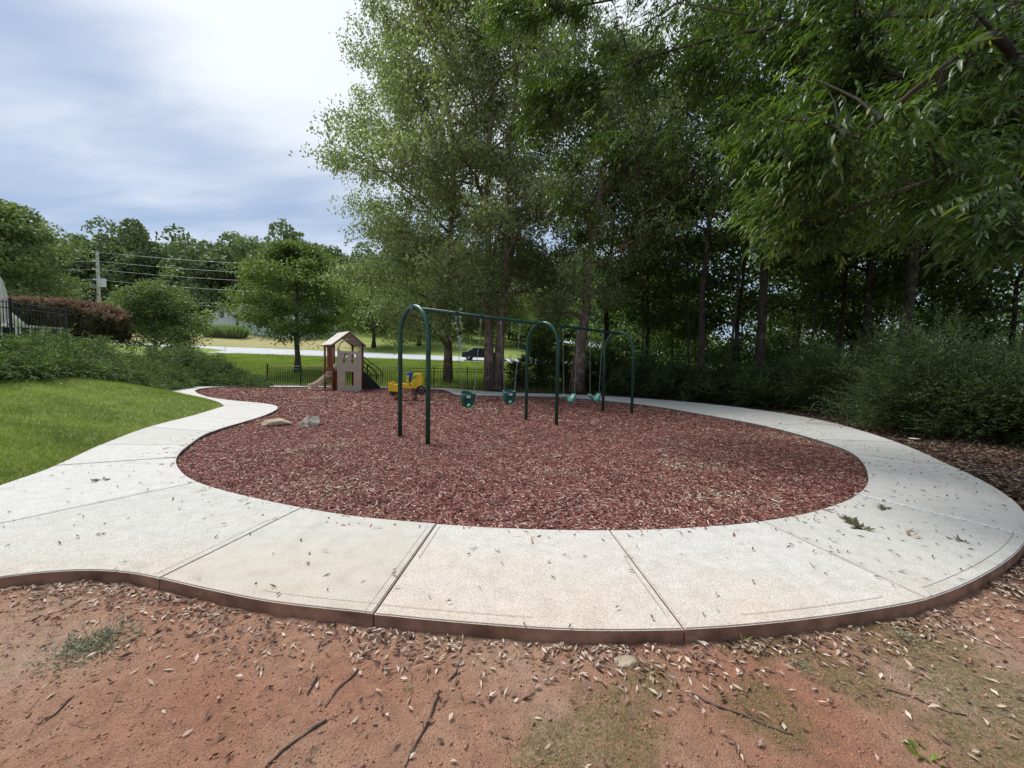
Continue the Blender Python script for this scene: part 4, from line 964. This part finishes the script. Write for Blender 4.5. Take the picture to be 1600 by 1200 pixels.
# orient panel square to the viewer side
wp.rotation_euler.z = -R(38)
for sg in (0, 1):
    pass
mb = MB(); mb.tube([(-.03 + math.cos(R(38)) * (.06 + .49 * (1 - math.cos(a))) + .02, -.58 - math.sin(R(38)) * (.06 + .49 * (1 - math.cos(a))) + .03, 2.04 + .42 * math.sin(a)) for a in np.linspace(0, math.pi, 14)], .022, 8); mb.build('arch_rail', M['teal'], pt, smooth=True)
mb = MB(); mb.box((.75, .5, 1.9), (.5, .05, .08)); mb.box((.75, .45, 1.8), (.2, .1, .16)); mb.build('toy_panel', M['brown_plastic'], pt)
# stairs on the right with black rails
st = MB(); st.prism([(.0, .0), (.95, .0), (.95, .12), (.12, .92), (0, .92)], .05, Matrix.Translation((S_ + .02, .1, 0))); st.prism([(.0, .0), (.95, .0), (.95, .12), (.12, .92), (0, .92)], .05, Matrix.Translation((S_ + .02, .8, 0))); st.build('stair_side', M['black_metal'], pt)
for k in range(4): mb = MB(); mb.box((S_ + .2 + .2 * k, .45, .76 - .2 * k), (.24, .66, .04)); mb.build('step', M['black_metal'], pt)
for yy in (.08, .82):
    mb = MB()
    mb.tube(catmull([(S_, yy, 1.75), (S_ + .5, yy, 1.35), (S_ + 1.0, yy, .95), (S_ + 1.08, yy, .5), (S_ + .8, yy, .2)], 5), .022, 8); mb.tube(catmull([(S_, yy, 1.5), (S_ + .5, yy, 1.08), (S_ + .75, yy, .75), (S_ + .75, yy, .4)], 5), .018, 8)
    mb.tube([(S_, yy, 1.25), (S_ + .55, yy, .75), (S_ + .75, yy, .7)], .018, 8); mb.tube([(S_ + .7, yy, .75), (S_ + 1.05, yy, .72)], .018, 8); mb.build('handrail', M['black_metal'], pt, smooth=True)

# ------------------------------------------------------------------ spring rider
sb = G(636, 626, -.04); sr = empty('spring_rider', (sb.x, sb.y, -.04), 'yellow motorbike-like spring rider with blue seat beyond the first swing arch', 'spring rider', rz=R(4))
def pris(name, out, d, mat, y=0, par=sr, bev=.012): mb = MB(); mb.prism(out, d, Matrix.Translation((0, y, 0))); return mb.build(name, M[mat], par, bevel=bev)
for y in (-.14, .14):
    pris('body_panel', [(-.28, .48), (.16, .46), (.30, .52), (.34, .78), (.22, .80), (.12, .62), (-.28, .68)], .03, 'yellow', y)
    pris('rear_panel', [(-.66, .36), (-.30, .34), (-.28, .68), (-.34, .62), (-.45, .62), (-.50, .74), (-.55, .66), (-.62, .66), (-.66, .76)], .03, 'yellow', y)
    pris('front_panel', [(.16, .48), (.34, .46), (.44, .56), (.58, .62), (.60, .82), (.52, 1.02), (.34, 1.04), (.24, 1.0), (.26, .94), (.36, .92), (.34, .74)], .035, 'yellow', y * .8)
    pris('seat_side', [(-.02, .70), (.08, .68), (.10, .94), (.03, .96)], .03, 'yellow', y * 1.05)
mb = MB(); mb.box((-.05, 0, .50), (.75, .25, .04)); mb.build('floor_plate', M['black_metal'], sr)
for x_ in (-.5,): mb = MB(); mb.box((x_, 0, .50), (.3, .26, .04)); mb.build('rear_seat', M['blue'], sr)
sa = MB(); sa.box((.12, 0, .74), (.24, .22, .05)); sa.build('seat', M['blue'], sr, bevel=.012)
pris('backrest', [(.0, .76), (.12, .76), (.16, .90), (.20, 1.02), (.14, 1.08), (.04, 1.07), (-.01, .98)], .2, 'blue')
mb = MB(); mb.tube([(.36, -.2, .92), (.36, .2, .92)], .018, 8); mb.build('handlebar', M['black_metal'], sr)
mb = MB(); mb.box((.13, -.162, .60), (.05, .012, .05)); mb.build('emblem', M['brown_plastic'], sr)
def wheel(x_, z_, r):
    t_ = [(x_ + r * .8 * math.cos(a), 0, z_ + r * .8 * math.sin(a)) for a in np.linspace(0, 2 * math.pi, 21)]
    mb = MB(); mb.tube(t_, r * .2, 8, False)
    w = mb.build('wheel', M['black_rubber'], sr, smooth=True); mb = MB()
    for k in range(6): a = k * math.pi / 6; mb.tube([(x_ + r * .7 * math.cos(a), 0, z_ + r * .7 * math.sin(a)), (x_ - r * .7 * math.cos(a), 0, z_ - r * .7 * math.sin(a))], .010, 5)
    mb.build('spokes', M['black_metal'], w)
wheel(.52, .40, .17); wheel(-.54, .27, .11)
for x_ in (-.38, .28):
    mb = MB(); mb.tube([(x_ + .10 * math.cos(a), .10 * math.sin(a), .02 + .42 * a / (2 * math.pi * 5.5)) for a in np.linspace(0, 2 * math.pi * 5.5, 90)], .016, 6); mb.build('spring', M['black_metal'], sr, smooth=True)
    mb = MB(); mb.box((x_, 0, .0), (.3, .3, .03)); mb.build('spring_base', M['black_metal'], sr)

# ------------------------------------------------------------------ rocks
def rock(name, p, dims, mat, label, seed, rz=0, cat='rock', sub=3):
    rs = random.Random(seed); bm = bmesh.new(); bmesh.ops.create_icosphere(bm, subdivisions=sub, radius=1)
    pl = [(Vector((rs.gauss(0, 1), rs.gauss(0, 1), rs.gauss(0, 1))).normalized(), rs.uniform(.55, .85)) for _ in range(14)]
    for v_ in bm.verts:
        for n_, d_ in pl:
            k = v_.co.dot(n_) - d_
            if k > 0: v_.co -= n_ * k * .92
        v_.co += v_.co.normalized() * rs.uniform(-.012, .012); v_.co = Vector((v_.co.x * dims[0], v_.co.y * dims[1], v_.co.z * dims[2]))
    me = bpy.data.meshes.new(name); bm.to_mesh(me); bm.free(); o = link(name, me, M[mat]); o.location = p; o.rotation_euler = (0, 0, rz); return tag(o, label, cat)
p = G(430, 667, -.05); rock('boulder', (p.x, p.y + .1, .02), (.38, .26, .12), 'rock_tan', 'flat tan-topped rock on the mulch near the path', 5)
p = G(482, 668, -.05); rock('boulder', (p.x, p.y + .1, .02), (.27, .24, .2), 'rock_grey', 'rough grey and white rock on the mulch, right of the flat one', 11, .5)
p = G(976, 1033, -.08); rock('stone', (p.x, p.y, H1(p.x, p.y) + .0), (.07, .045, .032), 'rock_tan', 'fist-sized brown stone on the clay below the kerb', 21, .2)

# ------------------------------------------------------------------ utility pole, wires
up = D(155, 480, 55); uz = H1(up.x, 55); ztop = D(154, 392, 55).z
po = empty('utility_pole', (up.x, 55, uz), 'pale wooden utility pole with transformer above the hedge on the left', 'utility pole')
mb = MB(); mb.tube([(0, 0, -.3), (0, 0, ztop - uz)], [.24, .17], 12); mb.build('pole', M['pole_wood'], po)
mb = MB(); zt = D(160, 442, 55).z - uz; mb.tube([(.75, -.2, zt - .55), (.75, -.2, zt + .55)], .42, 14); mb.build('transformer', M['white'], po)
mb = MB(); zt2 = D(150, 447, 55).z - uz; mb.tube([(-.55, -.2, zt2 - .3), (-.55, -.2, zt2 + .2)], .28, 12); mb.build('street_light', M['galv'], po)
wys = [394, 408, 421, 437, 459, 464]
for wy in wys[:4]:
    zz = D(150, wy, 55).z - uz; mb = MB(); mb.tube([(-.6, 0, zz), (0, 0, zz)], .07, 6); mb.tube([(-.6, 0, zz - .05), (-.6, 0, zz + .2)], .1, 8); mb.build('insulator', M['white'], po)
u2 = D(720, 480, 64); q2 = empty('utility_pole', (u2.x, 64, H1(u2.x, 64)), 'second wooden utility pole, mostly hidden behind the birch branches', 'utility pole')
mb = MB(); mb.tube([(0, 0, -.3), (0, 0, 13)], [.3, .2], 10); mb.build('pole', M['pole_wood'], q2)
wr = empty('power_line', (up.x, 55, uz), 'parallel overhead wires running from the left-hand utility pole across the far trees', 'power lines')
for k, wy in enumerate(wys):
    a0 = D(-150, wy - 10, 52); a = D(152, wy, 55); bb = D(720, wy + 19, 64); r_ = .013 if k < 4 else .022
    for s_, e_, sag in ((a0, a, .4), (a, bb, 1.0)):
        pts = [s_ + (e_ - s_) * t_ - Vector((0, 0, 4 * sag * t_ * (1 - t_))) - Vector((up.x, 55, uz)) for t_ in np.linspace(0, 1, 14)]
        mb = MB(); mb.tube(pts, r_ + .0, 4); mb.build('wire', M['wire'] if k < 4 else M['black_metal'], wr)

# ------------------------------------------------------------------ houses
def house(p, w, l, h, rh, rz, label, door=True):
    t = empty('white_house', p, label, 'house', rz=rz)          # gable end faces local -y
    mb = MB(); mb.add([(-w / 2, 0, -1), (w / 2, 0, -1), (w / 2, 0, h), (0, 0, h + rh), (-w / 2, 0, h), (-w / 2, l, -1), (w / 2, l, -1), (w / 2, l, h), (0, l, h + rh), (-w / 2, l, h)],
                      [(0, 1, 2, 3, 4), (9, 8, 7, 6, 5), (0, 5, 6, 1), (1, 6, 7, 2), (4, 9, 5, 0), (2, 7, 8, 3), (3, 8, 9, 4)]); mb.build('wall', M['white'], t)
    for sg in (-1, 1):
        mb = MB(); V = []
        for yy in (-.5, l + .5):
            ex = sg * (w / 2 + .5); ez = h - rh * .5 / (w / 2)
            V += [(0, yy, h + rh + .05), (ex, yy, ez + .05), (ex, yy, ez + .22), (0, yy, h + rh + .24)]
        mb.add(V, [(0, 1, 2, 3), (7, 6, 5, 4), (0, 4, 5, 1), (1, 5, 6, 2), (2, 6, 7, 3), (3, 7, 4, 0)]); mb.build('roof', M['roof_grey'], t)
    mb = MB(); mb.box((0, -.04, h + rh * .3), (.55, .1, 1.1)); mb.build('vent', M['glass_dark'], t)
    for k in range(3):
        f = MB(); f.box((-w / 2 - .03, l * (.2 + .3 * k), h * .55), (.08, 1.1, 1.4)); fo = f.build('window', M['glass_dark'], t)
    return t
p = D(347, 517, 68); house((p.x, 68, H1(p.x, 68)), 4.0, 9, 2.6, 1.6, R(28), 'white weatherboard barn with grey gable roof across the road, beside the ornamental grass')
p = D(500, 530, 70); house((p.x, 70, H1(p.x, 70)), 9, 17, 3.4, 2.2, R(75), 'long white building mostly hidden behind the young spreading tree')
og = D(352, 537, 63); t = empty('ornamental_grass', (og.x, 63, H1(og.x, 63)), 'fountain-like clump of tall pale grass in front of the white barn', 'ornamental grass')
n = 5200; bx_ = np.column_stack([rng.uniform(-3, 3, n), rng.uniform(-.8, .8, n), np.zeros(n)]); Dr = np.column_stack([rng.normal(0, .35, n), rng.normal(0, .35, n), np.ones(n)])
V, F = leaf_quads(bx_, Dr, rng.uniform(1.4, 2.2, n), .09, rng); link('blade_clump', np_mesh('blade_clump', V, F), M['reed'], t)

# ------------------------------------------------------------------ car on the road
p = D(752, 564, 47); car = empty('parked_car', (p.x, 47.2, H1(p.x, 47.2) + .08), 'dark car on the road, partly behind the two-stemmed birch trunk', 'car', rz=0)
pro = [(-2.3, .35), (2.3, .35), (2.35, .75), (2.15, .92), (1.15, 1.0), (.55, 1.45), (-1.0, 1.48), (-1.7, 1.05), (-2.25, .98)]
mb = MB(); mb.prism(pro, 1.75); mb.build('body', M['car_paint'], car, bevel=.06)
for y in (-.885, .885):
    mb = MB(); mb.prism([(1.0, 1.02), (.5, 1.38), (-.2, 1.4), (-.2, 1.02)], .02, Matrix.Translation((0, y, 0))); mb.prism([(-.28, 1.02), (-.28, 1.4), (-.95, 1.4), (-1.45, 1.04)], .02, Matrix.Translation((0, y, 0))); mb.build('side_window', M['glass_dark'], car)
for x_ in (-1.45, 1.45):
    for y in (-.82, .82):
        mb = MB(); mb.tube([(x_, y - .1, .33), (x_, y + .1, .33)], .33, 18); w = mb.build('wheel', M['black_rubber'], car); mb = MB(); mb.tube([(x_, y - .11, .33), (x_, y + .11, .33)], .19, 12); mb.build('rim', M['galv'], w)
for y in (-.6, .6): mb = MB(); mb.box((2.3, y, .72), (.1, .35, .14)); mb.build('headlight', M['white'], car)

# ------------------------------------------------------------------ litter, leaves, twigs on the ground
def dead_leaves(name, P, zf, L, W, mat, label, curl=.35, cat='leaves'):
    n = len(P); az = rng.uniform(0, 2 * np.pi, n); L = L * rng.uniform(.6, 1.35, n)[:, None]; W = W * rng.uniform(.6, 1.3, n)[:, None]
    d = np.column_stack([np.cos(az), np.sin(az), rng.normal(0, .18, n)]); d = nrm(d); s = nrm(np.cross(d, np.array([[0, 0, 1.]]) + rng.normal(0, .4, (n, 3)))); up_ = np.cross(s, d); up_ *= np.sign(up_[:, 2:3])
    C = np.column_stack([P, zf(P) + rng.uniform(.004, .014, n)]); cu = (rng.uniform(.05, curl, (n, 1))) * W
    V = np.empty((n, 6, 3)); V[:, 0] = C - d * L / 2; V[:, 1] = C - d * L * .05 + s * W / 2 + up_ * cu; V[:, 2] = C + d * L / 2 + up_ * cu * .8; V[:, 3] = C - d * L * .05 - s * W / 2 + up_ * cu
    V[:, 4] = C; V[:, 5] = C; b6 = (np.arange(n) * 6)[:, None]
    F = np.concatenate([b6 + np.array([[0, 1, 4, 0]])[:, :3], b6 + np.array([[1, 2, 4]]), b6 + np.array([[2, 3, 4]]), b6 + np.array([[3, 0, 4]])])
    V = V[:, :5]; b5 = (np.arange(n) * 5)[:, None]; F = np.concatenate([b5 + np.array([[0, 1, 4]]), b5 + np.array([[1, 2, 4]]), b5 + np.array([[2, 3, 4]]), b5 + np.array([[3, 0, 4]])])
    o = link(name, np_mesh(name, V.reshape(-1, 3), F), mat); return tag(o, label, cat, kind='stuff')
near_poly = [(p.x, p.y) for p in near_left] + [(p.x, p.y) for p in outer_w[:12 * NS + 1]] + [(6, 1.5), (5, .3), (-5, .3), (-6, 1)]
# keep outside the slab: sample in the strip below the kerb
Pn = sample(near_poly, 52000, (-5, 5.5), (.9, 3.4)); dn = dist_line(Pn, near_line)
dens = np.exp(-dn / .13) * (.35 + .65 * (vnoise(Pn[:, 0], Pn[:, 1], 1.8, 9) > -.1)) + .006 + .015 * (Pn[:, 0] > 1.2) + .010 * (vnoise(Pn[:, 0], Pn[:, 1], 2.6, 3) > .3)
keep = (rng.uniform(size=len(Pn)) < dens) & (dn > .02)
dead_leaves('dead_leaves', Pn[keep], H, .042, .0145, M['dead'], 'curled dry tan leaves drifted along the kerb and over the red clay', .8)
wood_poly = [(p.x + .05, p.y) for p in outer_w[13 * NS:30 * NS]] + [(-1, 21), (24, 21), (24, 3), (6, 2.2)]
Pw = sample(wood_poly, 60000, (-1, 18), (2.4, 20.9), 1.2)
Pw = Pw[dist_line(Pw, slab_line) > .03]
dead_leaves('leaf_litter', Pw, H, .085, .034, M['dead_dark'], 'brown leaf litter covering the ground under the trees right of the path', .7)
# leaf bits on the paving and on the mulch
Pp = np.column_stack([rng.uniform(-6, 7, 9000), rng.uniform(1.9, 12, 9000)]); ringp = near_line + [(p.x, p.y) for p in outer_w[-1:]]
def on_slab(P):
    ok = np.zeros(len(P), bool)
    for a, b_ in panels: ok |= in_poly(P, [(p.x, p.y) for p in a + b_])
    return ok
Pp = Pp[on_slab(Pp)]; pr = np.where(Pp[:, 0] > 2.3, .5, .14); Pp = Pp[rng.uniform(size=len(Pp)) < pr]
dead_leaves('fallen_leaves', Pp, lambda P: np.zeros(len(P)), .05, .012, M['green_dead'], 'small grey-green leaf scraps scattered on the concrete path', .5)
# clay crumbs
n = 30000; Pc = sample(near_poly, n, (-4.5, 5), (.9, 3.2)); r_ = rng.gamma(1.6, .0015, n)[:, None]; Cc = np.column_stack([Pc, H(Pc) + .002])
oc = np.array([(1, 0, 0), (-1, 0, 0), (0, 1, 0), (0, -1, 0), (0, 0, 1), (0, 0, -1)], float)
V = Cc[:, None] + oc[None] * (r_[:, :, None] * rng.uniform(.6, 1.3, (n, 6, 1))); ft = np.array([(0, 2, 4), (2, 1, 4), (1, 3, 4), (3, 0, 4), (2, 0, 5), (1, 2, 5), (3, 1, 5), (0, 3, 5)])
F = (np.arange(n) * 6)[:, None, None] + ft[None]; o = link('clay_crumbs', np_mesh('clay_crumbs', V.reshape(-1, 3), F.reshape(-1, 3)), M['clod']); tag(o, 'loose crumbs and grit of red clay in the foreground', 'soil crumbs', kind='stuff')
# twigs
def twigs(name, P, zf, Lr, r, mat, label, branch=.4):
    mb = MB()
    for x_, y_ in P:
        a = rng.uniform(0, 6.28); L = rng.uniform(*Lr); n_ = 5; cu = rng.normal(0, .5); pts = []; px_, py_ = x_, y_
        for k in range(n_): pts.append((px_, py_)); a += cu / n_ + rng.normal(0, .18); px_ += math.cos(a) * L / n_; py_ += math.sin(a) * L / n_
        z_ = zf(np.array(pts)) + r * .8; mb.tube([(p[0], p[1], z_[k] + abs(rng.normal(0, .15)) * r * 3) for k, p in enumerate(pts)], [r, r * .9, r * .75, r * .6, r * .35], 4)
        if rng.uniform() < branch:
            b = pts[2]; a2 = a + rng.choice([-1, 1]) * .7; mb.tube([(b[0], b[1], z_[2]), (b[0] + math.cos(a2) * L * .3, b[1] + math.sin(a2) * L * .3, z_[2] + r)], [r * .6, r * .25], 4)
    o = mb.build(name, mat, None); return tag(o, label, 'twigs', kind='stuff')
twigs('fine_twigs', sample(near_poly, 420, (-4, 5), (1., 3.1)), H, (.03, .14), .0012, M['twig'], 'thin broken twigs and rootlets lying on the clay')
twigs('fallen_branches', Pw[rng.choice(len(Pw), 520, False)], H, (.25, 1.2), .007, M['twig_pale'], 'bleached fallen sticks on the leaf litter beside the path')
Pm = sample(mulch_poly, 420, (-4, 6.5), (3.3, 11), 1.5); twigs('mulch_twigs', Pm, lambda P: HM(P) + .02, (.08, .35), .0025, M['twig'], 'thin brown twigs scattered over the mulch')
# tangled pale vines at the wood edge
for px, py, L, lab in ((1230, 632, .7, 'curved pale bare stem arching over the litter below the low shrub'), (1290, 650, .5, 'short upright forked stick in the litter beside the path'), (1365, 665, .55, 'looping bare vine in the litter left of the paper scrap'),
                       (1570, 745, 1.2, 'long bleached branch lying in the litter by the right edge')):
    p = G(px, py, -.05); t_ = MB()
    for k in range(4):
        a = rng.uniform(-.8, 3.6); h0 = rng.uniform(.1, .45) * (1 if L < 1 else .25)
        t_.tube(catmull([(0, 0, 0), (math.cos(a) * L * .3, .05, h0), (math.cos(a) * L * .7, .1, h0 * .8), (math.cos(a) * L, .1, .02)], 4), .007, 4)
    o = t_.build('bare_branch', M['twig_pale']); o.location = (p.x, p.y, -.04); tag(o, lab, 'branch')
# surface roots / sticks in the clay
for pts_, r, lab in (([(1080, 970 + 120), (1040, 1110), (1010, 1135)], .004, None),):
    pass
for pts_, r, lab in (([(560, 1048), (530, 1075), (508, 1105)], .006, 'dark gnarled stick on the clay, left of centre'), ([(684, 1090), (668, 1130), (650, 1160), (632, 1200)], .006, 'long surface root running to the lower edge, left of centre'),
                     ([(115, 1092), (90, 1115), (55, 1138)], .005, 'dark stick on the clay above the lower left corner'), ([(510, 1125), (470, 1150), (425, 1190), (415, 1200)], .0065, 'pale surface root curving down from the gnarled stick'),
                     ([(495, 1058), (484, 1078), (480, 1085)], .006, 'short bent twig left of the gnarled stick'), ([(1075, 1080), (1140, 1110), (1240, 1150)], .005, 'long thin dark stick across the mossy clay'), ([(720, 1028), (712, 1052), (700, 1065)], .006, 'short dark twig below the kerb in the middle'),
                     ([(1380, 1078), (1450, 1100), (1510, 1118)], .004, 'thin twig on the clay at the right')):
    w3 = [G(a, b2, -.085) for a, b2 in pts_]; w3 = catmull(w3, 4); mb = MB(); b0 = w3[0].copy(); b0.z = 0
    mb.tube([Vector((p.x, p.y, H1(p.x, p.y) + r * .5 + abs(rng.normal(0, .003)))) - b0 for p in w3], [r * (1 - .6 * k / len(w3)) * rng.uniform(.8, 1.25) for k in range(len(w3))], 6)
    o = mb.build('stick', M['twig'], smooth=True); o.location = b0; tag(o, lab, 'stick')
# fallen sprigs on the path
def sprig(px, py, size, n, label, mat='green_dead', z=0.):
    p = G(px, py, z); t = empty('fallen_sprig', (p.x, p.y, z), label, 'fallen sprig'); mb = MB(); a0 = rng.uniform(0, 6.28)
    mb.tube([(0, 0, .004), (math.cos(a0) * size, math.sin(a0) * size, .01)], [.0022, .001], 4); mb.build('stem', M['twig'], t)
    tt = rng.uniform(-.1, 1, n); C = np.column_stack([np.cos(a0) * size * tt, np.sin(a0) * size * tt, np.full(n, .006)]); C[:, :2] += rng.normal(0, size * .06, (n, 2)); az = a0 + rng.normal(0, .9, n) ; Dr = np.column_stack([np.cos(az), np.sin(az), rng.uniform(.0, .6, n)])
    V, F = leaf_quads(C, Dr, size * rng.uniform(.3, .55, n), size * .15, rng, .4, .6); link('leaf_cluster', np_mesh('leaf_cluster', V, F), M[mat], t); return t
sprig(1350, 828, .22, 26, 'largest withered brown leaf sprig on the right of the path'); sprig(1383, 792, .14, 16, 'withered leaf sprig lying on the white-dotted joint'); sprig(1422, 838, .16, 7, 'flat pale brown leaf right of the largest sprig', 'dead')
sprig(1515, 848, .13, 8, 'brown leaf sprig nearest to the right edge of the path'); sprig(172, 749, .14, 12, 'dark green leaf sprig on the left branch of the path')
sprig(482, 884, .045, 9, 'small curled brown leaf left of the second joint', 'dead'); sprig(745, 856, .05, 4, 'grey-green leaf on the centre panel'); sprig(780, 863, .045, 4, 'small green leaf pair on the centre panel, right of the grey-green one')
sprig(425, 812, .05, 4, 'green leaf lying on the joint left of centre', 'weed'); sprig(1268, 882, .05, 6, 'small leaf cluster on the panel right of centre'); sprig(150, 836, .06, 6, 'small torn leaf on the wide left panel'); sprig(975, 870, .05, 4, 'pale leaf beside the joint right of centre', 'dead')
# scraps of litter
for px, py, s_, lab in ((1455, 676, .09, 'crumpled white plastic scrap at the foot of the feathery shrub'), (1428, 688, .13, 'flattened pale scrap of paper on the litter beside the path')):
    p = G(px, py, -.08); rock('litter_scrap', (p.x, p.y, -.04), (s_, s_ * .7, .05 if s_ < .1 else .012), 'scrap', lab, px, cat='litter', sub=2)
# weeds
def weed(px, py, r, n, L, W, label, up_=.5, mat='weed', name='weed_clump'):
    p = G(px, py, -.085); z = H1(p.x, p.y); t = empty(name, (p.x, p.y, z), label, 'weed'); c = rng.normal(0, r * .45, (n, 2)); C = np.column_stack([c, np.zeros(n)])
    C[:, 2] = H(np.column_stack([c[:, 0] + p.x, c[:, 1] + p.y])) - z; Dr = np.column_stack([c[:, 0] / r + rng.normal(0, .6, n), c[:, 1] / r + rng.normal(0, .6, n), rng.uniform(.1, up_ * 2, n)])
    V, F = leaf_quads(C, Dr, L * rng.uniform(.5, 1.3, n), W * rng.uniform(.7, 1.3, n), rng); link('leaf_tuft', np_mesh('leaf_tuft', V, F), M[mat], t)['kind'] = 'stuff'
weed(145, 1008, .19, 620, .034, .0085, 'greyish green weed patch on the clay at the lower left'); weed(950, 995, .015, 9, .07, .006, 'little grass tuft at the foot of the kerb near the centre', .9, 'grass'); weed(1160, 1002, .015, 7, .06, .006, 'little grass tuft at the kerb right of centre', .9, 'grass')
weed(335, 930, .03, 16, .09, .004, 'tall thin grass tuft growing at the kerb on the left', 1.2, 'weed'); weed(1450, 1185, .05, 12, .05, .028, 'bright green broad-leaved seedling at the lower right edge', .3, 'grass', 'seedling'); weed(640, 1075, .02, 14, .03, .008, 'tiny green weed on the clay left of centre')
weed(480, 1185, .02, 10, .04, .006, 'pale green weed sprig at the bottom edge, left of centre'); weed(900, 1005, .012, 16, .05, .004, 'thin grass blade tuft left of the stone'); weed(600, 962 + 34, .02, 12, .03, .007, 'small weed in the drift of leaves below the kerb'); weed(1250, 1040, .06, 120, .02, .006, 'low mossy weed patch right of centre')
weed(1420, 1000, .09, 160, .025, .006, 'straggly low weed patch below the kerb at the right')
# shallow tooled lines beside the joints and along the outer edge
tl = MB()
def strip(pts, w, z=.0009):
    for p, q_ in zip(pts[:-1], pts[1:]):
        d_ = (q_ - p); 
        if d_.length < 1e-4: continue
        s_ = Vector((-d_.y, d_.x, 0)).normalized() * w; tl.add([(p.x - s_.x, p.y - s_.y, z), (q_.x - s_.x, q_.y - s_.y, z), (q_.x + s_.x, q_.y + s_.y, z), (p.x + s_.x, p.y + s_.y, z)], [(0, 1, 2, 3)])
for a_, b_, off, t0, t1 in (((248, 903), (473, 792), -.07, .02, .75), ((583, 958), (682, 817), -.055, .0, .95), ((583, 958), (682, 817), .05, .5, .95), ((1070, 982), (952, 827), -.05, .1, .6), ((0, 817), (310, 752), -.045, .2, .8)):
    A_, B_ = G(*a_), G(*b_); d_ = (B_ - A_).normalized(); s_ = Vector((-d_.y, d_.x, 0)) * -off; strip([A_ + s_ + (B_ - A_) * (t0 + (t1 - t0) * k / 8) for k in range(9)], .0018)
oc_ = Vector((.6, 7.5, 0))
for i0, i1 in ((8, 24), (34, 44), (46, 62)):
    seg_ = outer_w[i0:i1]; strip([p + (oc_ - p).normalized() * .085 for p in seg_], .0014)
tl.build('tooled_line', M['line_dark'], side)['kind'] = 'stuff'
# white sealant dots along one joint
a, b2 = G(1338, 772), G(1608, 838); mb = MB()
for k in range(64):
    t_ = k / 63
    if rng.uniform() < .15: continue
    p = a + (b2 - a) * t_; mb.box((p.x, p.y, .003), (.024 + rng.uniform(0, .016), .018, .010), rz=rng.uniform(0, 3))
mb.build('joint_sealant', M['white'], side, bevel=.002)['kind'] = 'stuff'

tot = sum(len(o.data.polygons) for o in bpy.data.objects if o.type == 'MESH'); print('objects', len(bpy.data.objects), 'polys', tot)
